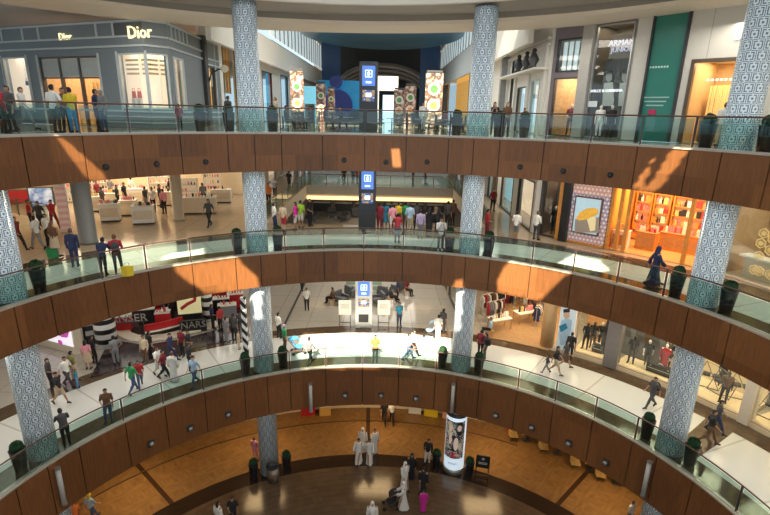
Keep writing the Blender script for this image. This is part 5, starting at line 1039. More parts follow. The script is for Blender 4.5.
pw = Plane(ell(18.65, 44.2), ell(18.65, 53.4)); c = pw.P(pw.uv(655, 372)[0], -.8); suitcase(c.x, c.y, z1+.22, pw.rot, 'black travel trunk in the wide lower shop window left of the far right column', w_=1.2)
pwa = Plane(ell(18.65, 37.1), ell(18.65, 42.4)); c = pwa.P(pwa.L*.62, -.9); suitcase(c.x, c.y, z1+.22, pwa.rot, 'small black case beside the mannequins in the terracotta window', w_=.6)
c = pwa.P(pwa.L*.88, -1.2); tag(MB().loft([(0, 0, 0, .40, .33), (0, 0, .6, .42, .33), (0, 0, 2.2, .25, .22), (0, 0, 2.7, .08, .08)], 16).build('garment_stack', FAB['black'], loc=(c.x, c.y, z1+.22)), 'tall black draped coat form at the right of the terracotta window', 'display')
# ================================================================= people
def capsule(mb, a, b, ra, rb, n=12, flat=1.0):
    a, b = Vector(a), Vector(b); d = (b-a); L_ = d.length; d.normalize()
    pts = [a-d*ra*.9, a-d*ra*.5, a, a+d*L_*.5, b, b+d*rb*.5, b+d*rb*.9]; mb.tube(pts, [ra*.35, ra*.85, ra, (ra+rb)/2, rb, rb*.85, rb*.35], n)
def joints(pose):
    J = dict(hip=(0, 0, .93), waist=(0, 0, 1.08), chest=(0, 0, 1.28), sh=(0, -.01, 1.43), neck=(0, 0, 1.50), head=(0, .015, 1.625))
    for s, k in ((-1, 'l'), (1, 'r')):
        J['hip'+k] = (s*.09, 0, .92); J['kn'+k] = (s*.095, .02, .49); J['an'+k] = (s*.10, -.01, .085); J['toe'+k] = (s*.115, .15, .035)
        J['sh'+k] = (s*.185, -.01, 1.41); J['el'+k] = (s*.235, -.03, 1.13); J['wr'+k] = (s*.235, .04, .88); J['ha'+k] = (s*.23, .065, .79)
    def leg(k, s, kn, an, toe): J['kn'+k] = kn; J['an'+k] = an; J['toe'+k] = toe
    def arm(k, el, wr, ha): J['el'+k] = el; J['wr'+k] = wr; J['ha'+k] = ha
    if pose == 'contra':
        J['hipl'] = (-.09, 0, .93); leg('r', 1, (.13, .06, .49), (.15, .03, .085), (.19, .18, .035)); arm('r', (.26, -.02, 1.14), (.17, .16, 1.02), (.12, .22, 1.0))
    if pose in ('walk', 'walk2'):
        a, b = ('l', 'r') if pose == 'walk' else ('r', 'l'); sa = -1 if a == 'l' else 1
        leg(a, sa, (sa*.09, .19, .53), (sa*.09, .33, .11), (sa*.10, .48, .085)); leg(b, -sa, (-sa*.09, -.06, .50), (-sa*.09, -.36, .18), (-sa*.10, -.26, .04))
        arm(a, (sa*.24, -.14, 1.16), (sa*.23, -.20, .92), (sa*.22, -.20, .83)); arm(b, (-sa*.23, .10, 1.16), (-sa*.20, .26, .98), (-sa*.19, .33, .92))
    if pose == 'phone':
        for k, s in (('l', -1), ('r', 1)): arm(k, (s*.22, .06, 1.16), (s*.09, .24, 1.36), (s*.045, .28, 1.43))
    if pose == 'hip':
        arm('r', (.37, -.06, 1.18), (.20, .02, 1.02), (.14, .07, 1.0)); J['knl'] = (-.12, .05, .49)
    if pose == 'lean':
        J['waist'] = (0, .05, 1.07); J['chest'] = (0, .15, 1.23); J['sh'] = (0, .20, 1.36); J['neck'] = (0, .26, 1.42); J['head'] = (0, .32, 1.52)
        for k, s in (('l', -1), ('r', 1)): J['sh'+k] = (s*.185, .20, 1.34); arm(k, (s*.25, .30, 1.13), (s*.10, .46, 1.17), (s*.02, .50, 1.18))
    if pose == 'push':
        for k, s in (('l', -1), ('r', 1)): arm(k, (s*.22, .10, 1.18), (s*.17, .34, 1.05), (s*.15, .42, 1.03))
        leg('l', -1, (-.09, .15, .50), (-.09, .22, .09), (-.1, .37, .05)); leg('r', 1, (.09, -.04, .50), (.09, -.27, .14), (.1, -.16, .04))
    if pose == 'sit':
        for n in ('hip', 'waist', 'chest', 'sh', 'neck', 'head'): x, y, z = J[n]; J[n] = (x, y-.05*(z > 1), z-.40)
        for k, s in (('l', -1), ('r', 1)):
            J['hip'+k] = (s*.09, 0, .53); leg(k, s, (s*.11, .42, .50), (s*.11, .44, .085), (s*.12, .60, .035)); J['sh'+k] = (s*.185, -.06, 1.01); arm(k, (s*.25, .0, .76), (s*.15, .24, .68), (s*.11, .32, .66))
    return {k: Vector(v) for k, v in J.items()}
BODYC = {}
def body(pose, long_sleeve, shorts):
    key = (pose, long_sleeve, shorts)
    if key in BODYC: return BODYC[key]
    J = joints(pose); m = MB()
    fwd = Vector((0, 1, 0)); up_ = (J['sh']-J['hip']).normalized()
    def slab(pts):                    # torso as lofted ellipses along the spine
        vs = []; fs = []; n = 18
        for p, rx, ry in pts:
            s_ = Vector((1, 0, 0)); f_ = s_.cross(up_)*-1
            for k in range(n): a = 2*pi*k/n; vs.append(Vector(p)+s_*rx*cos(a)+f_*ry*sin(a))
        for i in range(len(pts)-1):
            for k in range(n): k2 = (k+1) % n; fs.append((i*n+k, i*n+k2, (i+1)*n+k2, (i+1)*n+k))
        m.add(vs, fs+[tuple(reversed(range(n))), tuple(range((len(pts)-1)*n, len(pts)*n))])
    H, W_, Ch, S_ = J['hip'], J['waist'], J['chest'], J['sh']
    slab([(H-up_*.10, .10, .08), (H-up_*.05, .155, .11), (H+up_*.02, .165, .115), (W_, .135, .10), (W_.lerp(Ch, .5), .15, .108), (Ch, .17, .118), (Ch.lerp(S_, .6), .18, .11), (S_, .165, .085), (S_+up_*.05, .10, .065), (J['neck'], .055, .055)])
    capsule(m, S_, J['head']-Vector((0, .01, .04)), .056, .052)
    hd = J['head']; m.ball(hd.x, hd.y, hd.z+.015, .076, .095, .105, 16, 12); m.ball(hd.x, hd.y+.03, hd.z-.055, .052, .058, .055)
    m.tube([hd+Vector((0, .085, .02)), hd+Vector((0, .116, -.018)), hd+Vector((0, .09, -.03))], [.010, .019, .012], 8)
    for s in (-1, 1): m.ball(hd.x+s*.078, hd.y, hd.z, .014, .024, .032, 8, 6)
    bones = [('torso', H+up_*.06, S_), ('pelvis', H-up_*.08, H+up_*.04), ('head', J['neck']+Vector((0, 0, .05)), hd+Vector((0, 0, .05)))]
    for k, s in (('l', -1), ('r', 1)):
        capsule(m, J['hip'+k], J['kn'+k], .088, .058); capsule(m, J['kn'+k], J['an'+k], .057, .037); calf = J['kn'+k].lerp(J['an'+k], .3); m.ball(calf.x, calf.y-.012, calf.z, .052, .056, .11)
        capsule(m, J['an'+k], J['toe'+k], .042, .032); hl = J['an'+k]; m.ball(hl.x, hl.y-.03, hl.z-.045, .034, .04, .034)
        capsule(m, J['sh'+k], J['el'+k], .052, .038); capsule(m, J['el'+k], J['wr'+k], .038, .026); m.ball(*J['sh'+k], .06, .06, .055)
        wr, ha = J['wr'+k], J['ha'+k]; capsule(m, wr, ha, .026, .032, 10)
        bones += [('uarm', J['sh'+k], J['el'+k]), ('farm', J['el'+k], wr), ('hand', wr+(ha-wr)*.3, ha), ('thigh', J['hip'+k], J['kn'+k]), ('shin', J['kn'+k], J['an'+k].lerp(J['kn'+k], .12)), ('foot', J['an'+k], J['toe'+k])]
    o = m.build('tmp_body', FAB['white']); md = o.modifiers.new('r', 'REMESH'); md.mode = 'VOXEL'; md.voxel_size = .021; sm = o.modifiers.new('s', 'SMOOTH'); sm.factor = .5; sm.iterations = 3
    me = bpy.data.meshes.new_from_object(o.evaluated_get(bpy.context.evaluated_depsgraph_get())); bpy.data.objects.remove(o)
    def dist(p, a, b): d = b-a; t = max(0, min(1, (p-a).dot(d)/max(d.length_squared, 1e-9))); return (p-(a+d*t)).length
    lab = []
    for p in me.polygons:
        c = p.center; L_ = min(bones, key=lambda q: dist(c, q[1], q[2])-(.07 if q[0] in ('torso', 'pelvis') else .03))[0]; lab.append(L_)
    def sub(nm, keep, inf):
        vs = {}; V = []; Fs = []
        for p, L_ in zip(me.polygons, lab):
            if keep(p, L_):
                f = []
                for i in p.vertices:
                    if i not in vs: vs[i] = len(V); V.append(me.vertices[i].co+me.vertices[i].normal*inf)
                    f.append(vs[i])
                Fs.append(tuple(f))
        q = bpy.data.meshes.new(nm); q.from_pydata(V, [], Fs); q.polygons.foreach_set('use_smooth', [True]*len(Fs)); q.materials.append(FAB['white']); return q
    knee = {k: J['kn'+k].z for k in 'lr'}
    top = sub('top', lambda p, L_: L_ in ('torso', 'uarm') or (L_ == 'farm' and long_sleeve) or (L_ == 'pelvis' and p.center.z > H.z-.03), .018)
    bot = sub('bottom', lambda p, L_: L_ in ('pelvis', 'thigh') or (L_ == 'shin' and not shorts), .014)
    shoe = [sub('shoe', lambda p, L_, q=q: L_ == 'foot' and (p.center-J['an'+q]).length < (p.center-J['an'+('r' if q == 'l' else 'l')]).length, .010) for q in 'lr']
    hair = sub('hair', lambda p, L_: (L_ == 'head') and ((p.center.z > hd.z+.055 and p.center.y < hd.y+.075) or (p.center.y < hd.y-.025 and p.center.z > hd.z-.06)), .016)
    # fingers and eyes join the body mesh / stay children
    fb = bmesh.new(); fb.from_mesh(me); fm = MB()
    for k, s in (('l', -1), ('r', 1)):
        wr, ha = J['wr'+k], J['ha'+k]; d = (ha-wr).normalized(); side = Vector((0, 1, 0)) if abs(d.y) < .6 else Vector((1, 0, 0)); side = (side-d*side.dot(d)).normalized(); inn = d.cross(side)*(1 if k == 'l' else -1)
        for i, ln in enumerate((.060, .072, .078, .070)):
            b = ha+side*(-.024+.016*i)+d*.012; fm.tube([b, b+d*ln*.55, b+d*ln*.85+inn*ln*.3, b+d*ln*.95+inn*ln*.6], [.0095, .0085, .0075, .006], 6)
        b = ha-d*.02+side*.028; fm.tube([b, b+side*.022+d*.02, b+side*.022+d*.05+inn*.01], [.011, .0095, .007], 6)
    t_ = bpy.data.meshes.new('f'); t_.from_pydata(fm.v, [], fm.f); fb.from_mesh(t_); fb.to_mesh(me); fb.free(); me.polygons.foreach_set('use_smooth', [True]*len(me.polygons)); me.materials.clear(); me.materials.append(FAB['beige'])
    e = MB()
    for s in (-1, 1): e.ball(hd.x+s*.030, hd.y+.090, hd.z+.022, .011, .008, .008, 8, 6)
    em = bpy.data.meshes.new('eyes'); em.from_pydata(e.v, [], e.f); em.materials.append(FAB['black'])
    BODYC[key] = dict(body=me, top=top, bottom=bot, shoe=shoe, hair=hair, eyes=em, J=J); return BODYC[key]
SKIN = {'light': mat('skin_light', (.60, .36, .25), .55, noise=.02), 'tan': mat('skin_tan', (.42, .23, .14), .55, noise=.02), 'dark': mat('skin_dark', (.12, .06, .035), .5, noise=.02), 'mannequin': mat('mannequin_white', (.75, .70, .62), .3, noise=0), 'dummy': mat('mannequin_black', (.02, .02, .02), .3, noise=0)}
RC = {}
def robe_mesh(pose, kind):
    if (pose, kind) in RC: return RC[(pose, kind)]
    J = joints(pose); H = J['hip']; st = .14 if pose in ('walk', 'walk2', 'push') else 0
    if kind == 'robe': rings = [(0, -.02, .05, .21, .17+st), (0, -.01, .35, .19, .155+st*.6), (0, 0, .75, .175, .14+st*.2), (0, 0, .95, .18, .135), (0, 0, 1.12, .165, .125), (0, 0, 1.30, .19, .135), (0, -.01, 1.42, .19, .11), (0, 0, 1.49, .08, .075)]
    else: rings = [(0, 0, .48, .24, .19), (0, 0, .75, .20, .16), (0, 0, .98, .175, .13), (0, 0, 1.06, .155, .118)]
    if pose == 'sit': rings = [(0, 0, .42, .22, .2), (0, -.03, .7, .18, .14), (0, -.05, .9, .19, .13), (0, -.05, 1.03, .18, .11), (0, -.03, 1.1, .07, .07)]
    m = MB(); n = 28; vs = []; fs = []
    for i, (x, y, z, rx, ry) in enumerate(rings):
        fold = .06*(1-i/len(rings))
        for k in range(n): a = 2*pi*k/n; q = 1+fold*sin(a*7+i*.3); vs.append((x+rx*q*cos(a), y+ry*q*sin(a), z))
    for i in range(len(rings)-1):
        for k in range(n): k2 = (k+1) % n; fs.append((i*n+k, i*n+k2, (i+1)*n+k2, (i+1)*n+k))
    m.add(vs, fs+[tuple(range((len(rings)-1)*n, len(rings)*n))])
    if kind == 'robe':
        for k in 'lr': m.tube([J['sh'+k], J['sh'+k].lerp(J['el'+k], .5), J['el'+k], J['wr'+k]], [.075, .072, .068, .085], 12)
    me = bpy.data.meshes.new(kind); me.from_pydata(m.v, [], m.f); me.polygons.foreach_set('use_smooth', [True]*len(me.polygons)); me.materials.append(FAB['white']); RC[(pose, kind)] = me; return me
def scarf_mesh(pose):
    if (pose, 'scarf') in RC: return RC[(pose, 'scarf')]
    J = joints(pose); h = J['head']; m = MB().loft([(h.x, h.y-.05, h.z-.26, .17, .11), (h.x, h.y-.05, h.z-.16, .13, .10), (h.x, h.y-.035, h.z-.06, .098, .10), (h.x, h.y-.025, h.z+.03, .094, .105), (h.x, h.y-.015, h.z+.09, .085, .098), (h.x, h.y-.01, h.z+.125, .055, .065), (h.x, h.y, h.z+.14, .01, .01)], 20)
    me = bpy.data.meshes.new('scarf'); me.from_pydata(m.v, [], m.f); me.polygons.foreach_set('use_smooth', [True]*len(me.polygons)); me.materials.append(FAB['white']); RC[(pose, 'scarf')] = me; return me
def longhair_mesh(pose):
    if (pose, 'lh') in RC: return RC[(pose, 'lh')]
    J = joints(pose); h = J['head']; m = MB().loft([(h.x, h.y-.085, h.z-.24, .03, .015), (h.x, h.y-.08, h.z-.18, .085, .035), (h.x, h.y-.06, h.z-.06, .09, .05), (h.x, h.y-.035, h.z+.04, .088, .075), (h.x, h.y-.02, h.z+.11, .06, .07), (h.x, h.y-.01, h.z+.13, .01, .01)], 16)
    me = bpy.data.meshes.new('longhair'); me.from_pydata(m.v, [], m.f); me.polygons.foreach_set('use_smooth', [True]*len(me.polygons)); me.materials.append(FAB['black']); RC[(pose, 'lh')] = me; return me
def bagm(kind):
    if (kind,) in RC: return RC[(kind,)]
    m = MB()
    if kind == 'backpack': m.loft([(0, -.20, 1.02, .13, .07), (0, -.21, 1.08, .15, .09), (0, -.21, 1.30, .15, .09), (0, -.18, 1.42, .11, .06)], 12)
    me = bpy.data.meshes.new(kind); me.from_pydata(m.v, [], m.f); me.materials.append(FAB['black']); RC[(kind,)] = me; return me
SPOTS = [(*ell(13.75, t_), z_, .62) for t_ in COLT for z_ in ZF]+[(o.location.x, o.location.y, o.location.z, .26) for o in bpy.data.objects if o.name.startswith('topiary_planter')]+[(tx, ty, z2, .55), (tx, ty, z3, .55)]
def person_at(x, y, z, pose, face, top, bot, lab, skin='tan', hair='black', scale=1.0, long=False, shorts=False, wear='', cat='person', group=None, shoes='black'):
    for _ in range(12):
        for (ax, ay, az, ar) in SPOTS:
            if abs(az-z) < .8:
                dx, dy = x-ax, y-ay; dd_ = hypot(dx, dy); need = ar+(.30 if pose in ('walk', 'walk2', 'push') or 'robe' in wear else .24)*scale
                if dd_ < need:
                    if dd_ < 1e-3: dx, dy, dd_ = .01, .02, .022
                    x += dx/dd_*(need-dd_); y += dy/dd_*(need-dd_)
    SPOTS.append((x, y, z, .24*scale))
    B = body(pose, long, shorts); t = empty('person' if cat == 'person' else 'mannequin', x, y, z, R(-face), lab, cat, group); t.scale = (scale,)*3
    def child(nm, me, m_): o = bpy.data.objects.new(nm, me); C.objects.link(o); o.parent = t; o.material_slots[0].link = 'OBJECT'; o.material_slots[0].material = m_; return o
    child('body', B['body'], SKIN[skin])
    robe = 'robe' in wear
    if not robe: child('shirt', B['top'], FAB[top])
    if robe: child('robe', robe_mesh(pose, 'robe'), FAB[top])
    elif 'skirt' in wear: child('skirt', robe_mesh(pose, 'skirt'), FAB[bot])
    else: child('trousers' if not shorts else 'shorts', B['bottom'], FAB[bot])
    for q in B['shoe']: child('shoe', q, FAB[shoes])
    if cat == 'person': child('eyes', B['eyes'], FAB['black'])
    if 'scarf' in wear: child('headscarf', scarf_mesh(pose), FAB[top if 'self' in wear else wear.split('scarf_')[1].split()[0]])
    elif hair: child('hair', longhair_mesh(pose) if 'long' in wear else B['hair'], FAB[hair])
    if 'longhair' in wear and 'scarf' not in wear and hair: child('hair', B['hair'], FAB[hair])
    if 'pack' in wear: child('backpack', bagm('backpack'), FAB['darkgrey' if 'grey' in wear else 'black'])
    return t
def person(px, py, L, *a, **k):
    x, y, z = F(px, py, L); r_ = hypot(x/EX, y)
    if L and r_ < 13.42: x, y = x*13.42/r_, y*13.42/r_
    return person_at(x, y, z, *a, **k)
def pr(px, r, L, *a, **k): p = CY(px, [0, 0, 0, 118][L], r); return person_at(p.x, p.y, ZF[L]+.04 if r < 13.3 else ZF[L], *a, **k)
# ---- top gallery
pr(2, 14.4, 3, 'stand', 20, 'red', 'black', 'person in red shirt and black trousers at the far left end of the top gallery', long=True)
pr(12, 15.6, 3, 'contra', 200, 'darkgrey', 'black', 'person in dark shirt standing behind the top rail before the pale left window')
pr(25, 16.6, 3, 'walk', 80, 'pale', 'grey', 'person in pale grey clothes walking past the leftmost display window', skin='light')
pr(56, 13.75, 3, 'hip', 8, 'white', 'darkgrey', 'tall person in white shirt and dark trousers seen from behind at the top rail', scale=1.04)
pr(66, 14.7, 3, 'contra', 120, 'brown', 'black', 'person mostly hidden behind the one in the yellow shirt on the top gallery')
pr(73, 13.75, 3, 'phone', -60, 'yellow', 'sky', 'person in yellow shirt and bright blue trousers at the top rail', long=False)
pr(98, 14.6, 3, 'stand', 40, 'navy', 'black', 'person in dark blue shirt beside the one with grey shirt and jeans, top gallery')
pr(104, 13.75, 3, 'contra', -150, 'grey', 'jeans', 'person in grey shirt, cap and jeans at the top rail', hair='pale')
pr(179.5, 16.6, 3, 'stand', -30, 'maroon', 'black', 'small child in dark red before the narrow boutique side window', scale=.72)
pr(229, 17.2, 3, 'stand', 30, 'darkgrey', 'navy', 'person in dark clothes just left of the back left column on the top gallery')
pr(276, 17.0, 3, 'contra', -100, 'beige', 'khaki', 'person in beige clothes right of the back left column on the top gallery', skin='light', hair='brown')
pr(423, 19.8, 3, 'stand', 160, 'white', 'pale', 'person in white standing among the cafe tables of the top gallery', long=True)
pr(494, 16.8, 3, 'phone', 190, 'black', 'black', 'person with long dark hair right of the back right column, top gallery', wear='longhair', skin='light')
pr(507, 16.9, 3, 'contra', 170, 'brown', 'black', 'second person right of the back right column, leaning by the planter', wear='longhair', skin='light', hair='brown')
pr(524, 18.1, 3, 'stand', 180, 'red', 'maroon', 'small figure in bright red before the white arched shopfront', scale=.85)
pr(724, 15.5, 3, 'contra', 60, 'white', 'beige', 'person in white top in front of the white fronted shop on the top gallery', skin='light', hair='brown')
for i, (px, r, top, hd_) in enumerate(((287, 17.6, 'darkgrey', 60), (311, 18.6, 'black', -60), (326, 19.9, 'black', 90), (340, 18.2, 'black', -90), (414, 20.5, 'darkgrey', 60), (444, 19.9, 'maroon', -60), (456, 18.4, 'maroon', 90))):
    pr(px, r, 3, 'sit', hd_, top, 'black', f'{ORD[i]} seated cafe guest from the left on the top gallery, {top} top'.replace('darkgrey', 'dark grey'), group='seated cafe guests')
# ---- middle gallery
person(20, 251, 2, 'walk', 100, 'maroon', 'black', 'person in dark red top walking, leftmost on the middle gallery', long=True)
person(32, 229, 2, 'contra', 60, 'red', 'black', 'person in red shirt at the left of the far trio on the middle gallery')
person(42, 231, 2, 'walk2', 110, 'darkgrey', 'black', 'person in dark grey shirt in the middle of the far trio on the middle gallery')
person(55, 229, 2, 'walk', 110, 'red', 'maroon', 'person in red shirt with swinging arms at the right of the far trio', long=True)
person(39, 250, 2, 'walk', -70, 'pale', 'grey', 'person in pale shirt and grey trousers striding behind the far left column')
person(49, 247, 2, 'contra', 40, 'white', 'black', 'person in white shirt half hidden beside the one with a green bag')
person(57, 257, 2, 'contra', 10, 'brown', 'beige', 'person with brown hair and long beige skirt, green bag at the side', wear='skirt longhair', hair='brown', skin='light')
person(76, 267, 2, 'stand', -15, 'navy', 'navy', 'person in navy suit before the plain grey column, left of the pair', long=True, hair='brown', skin='light', scale=1.03)
person(104.5, 276, 2, 'lean', -8, 'navy', 'black', 'person in navy suit leaning by the middle rail beside the red backpacker', long=True)
person(119.5, 273, 2, 'contra', -25, 'red', 'darkgrey', 'person in red shirt with grey backpack at the middle rail', wear='pack grey', hair='brown')
person(210, 227, 2, 'walk', 190, 'darkgrey', 'black', 'lone person in dark grey walking in front of the cream column store', wear='longhair')
for px, py, ps, f_, tp_, b_, lab in ((126, 206, 'stand', 90, 'black', 'black', 'person in black in the middle of the cosmetics store'), (147, 211, 'contra', -80, 'darkgrey', 'grey', 'person in dark grey by the wide white counter of the store'), (165, 214, 'stand', -60, 'pink', 'black', 'person in pink red top left of the cream column'), (161, 208, 'contra', 60, 'black', 'black', 'dark clothed person behind the one in pink red'), (91, 203, 'stand', 30, 'brown', 'black', 'person in brown top just right of the plain grey column'), (112, 200, 'contra', 200, 'grey', 'darkgrey', 'person in grey at the back of the cosmetics store'), (99, 204, 'stand', 100, 'maroon', 'black', 'person in maroon beside the make-up table'), (154, 212, 'stand', 150, 'white', 'black', 'person in white top between the dark clothed shoppers'), (119, 209, 'contra', 60, 'black', 'black', 'person in black between the two front white counters'), (204, 206, 'stand', -40, 'grey', 'black', 'person in grey at the long beige counter right of the cream column'), (171, 200, 'stand', 90, 'black', 'darkgrey', 'person in black behind the cream column at the back of the store'), (133, 199, 'contra', 10, 'white', 'black', 'person in white at the rear middle of the cosmetics store'), (104, 212, 'stand', -90, 'darkgrey', 'black', 'person in dark grey just behind the first front white counter')):
    person(px, py, 2, ps, f_, tp_, b_, lab)
person(269, 206, 2, 'stand', 170, 'orange', 'black', 'person in orange top right behind the back left column, middle gallery')
person(275, 231, 2, 'contra', 60, 'white', 'navy', 'person in white top and navy trousers right of the back left column')
person(284, 232, 2, 'stand', 20, 'beige', 'red', 'person in cream top and red shorts left of the magenta one', shorts=True, skin='light', hair='brown')
person(296, 230, 2, 'hip', -90, 'magenta', 'white', 'person in magenta top and white shorts on the middle gallery', shorts=True, wear='longhair', long=True)
person(301, 228, 2, 'stand', 0, 'lime', 'white', 'person in lime green top partly hidden behind the magenta one', shorts=True)
person(310, 226, 2, 'contra', 120, 'black', 'black', 'person in black right of the magenta and green pair')
CR = [(373, 230, 'stand', 10, 'maroon', 'maroon', 'person in dark maroon right at the dark totem, middle gallery', {}), (381, 230, 'hip', 5, 'teal', 'teal', 'person in teal blue dress right of the dark totem', dict(wear='skirt longhair')), (386, 229, 'stand', 20, 'black', 'black', 'person in black between the teal dress and the pink white top', {}), (392, 232, 'contra', -20, 'pink', 'white', 'person in pink top and white shorts left of the red shirt', dict(shorts=True, skin='light')),
      (405, 229, 'stand', 0, 'green', 'darkgrey', 'person in green top behind the light blue shirt', {}), (409.5, 233, 'stand', 15, 'lightblue', 'khaki', 'person in light blue shirt in the middle of the crowd', dict(scale=1.05)), (416, 230, 'contra', -10, 'darkgrey', 'black', 'person in dark grey right of the light blue shirt', {}), (420, 239, 'stand', 5, 'lilac', 'grey', 'person in lilac top near the middle rail', dict(long=True)),
      (400, 229, 'stand', 40, 'yellow', 'brown', 'person in mustard top at the back of the crowd', {}), (447, 228, 'stand', 30, 'darkgrey', 'black', 'person in dark grey just left of the back right column', {}), (452, 226, 'contra', -30, 'brown', 'black', 'person in brown at the back right column, middle gallery', {})]
for px, py, ps, f_, tp_, b_, lab, kw in CR: person(px, py, 2, ps, f_, tp_, b_, lab, **kw)
person(397, 243, 2, 'lean', 5, 'red', 'jeans', 'person in red shirt and jeans in the crowd at the middle rail')
person(428.5, 237, 2, 'stand', 0, 'black', 'black', 'left one of two people in black robes at the middle rail', wear='robe selfscarf')
person(435, 237, 2, 'stand', 10, 'black', 'black', 'right one of two people in black robes at the middle rail', wear='robe selfscarf')
person(441, 251.5, 2, 'phone', 178, 'white', 'darkgrey', 'person in white shirt taking a photo at the middle rail', long=True, shoes='white', scale=1.05)
person(486, 238, 2, 'contra', 80, 'red', 'maroon', 'person in red just right of the back right column, middle gallery')
person(515, 240, 2, 'stand', 40, 'white', 'grey', 'person in white t-shirt and grey shorts before the clothes shop', shorts=True)
person(535, 240, 2, 'contra', 50, 'white', 'darkgrey', 'person in white shirt with dark bag before the clothes shop', long=True, hair='brown')
person(652, 286, 2, 'walk', 100, 'navy', 'navy', 'person in long dark blue robe striding past the orange shop', wear='robe selfscarf', scale=1.03)
for i, (px, Y, tp_) in enumerate(((344, 37.5, 'black'), (353, 38, 'teal'), (357, 37.5, 'red'), (413, 37.5, 'black'), (425, 38.5, 'grey'))): p = YP(px, 182, Y); person_at(p.x, Y, z2, 'stand', 30*i, tp_, 'black', f'{ORD[i]} small distant person from the left beyond the far glass rail, {tp_} top')
for i, (x_, Y, tp_) in enumerate(((8.2, 33, 'red'), (8.4, 30, 'black'), (8.0, 27, 'white'), (8.5, 24.5, 'maroon'), (8.1, 36, 'darkgrey'))): person_at(x_, Y, z2, 'contra', 60*i, tp_, 'black', f'{["second farthest", "middle", "fourth farthest", "nearest", "farthest"][i]} person along the walkway right of the floor opening, {tp_} top'.replace('darkgrey', 'dark grey'))
for i, (x_, Y, tp_) in enumerate(((-8.6, 33, 'black'), (-8.8, 28, 'grey'))): person_at(x_, Y, z2, 'walk', 170*i, tp_, 'black', f'{["farther", "nearer"][i]} person along the walkway left of the floor opening, {tp_} top')
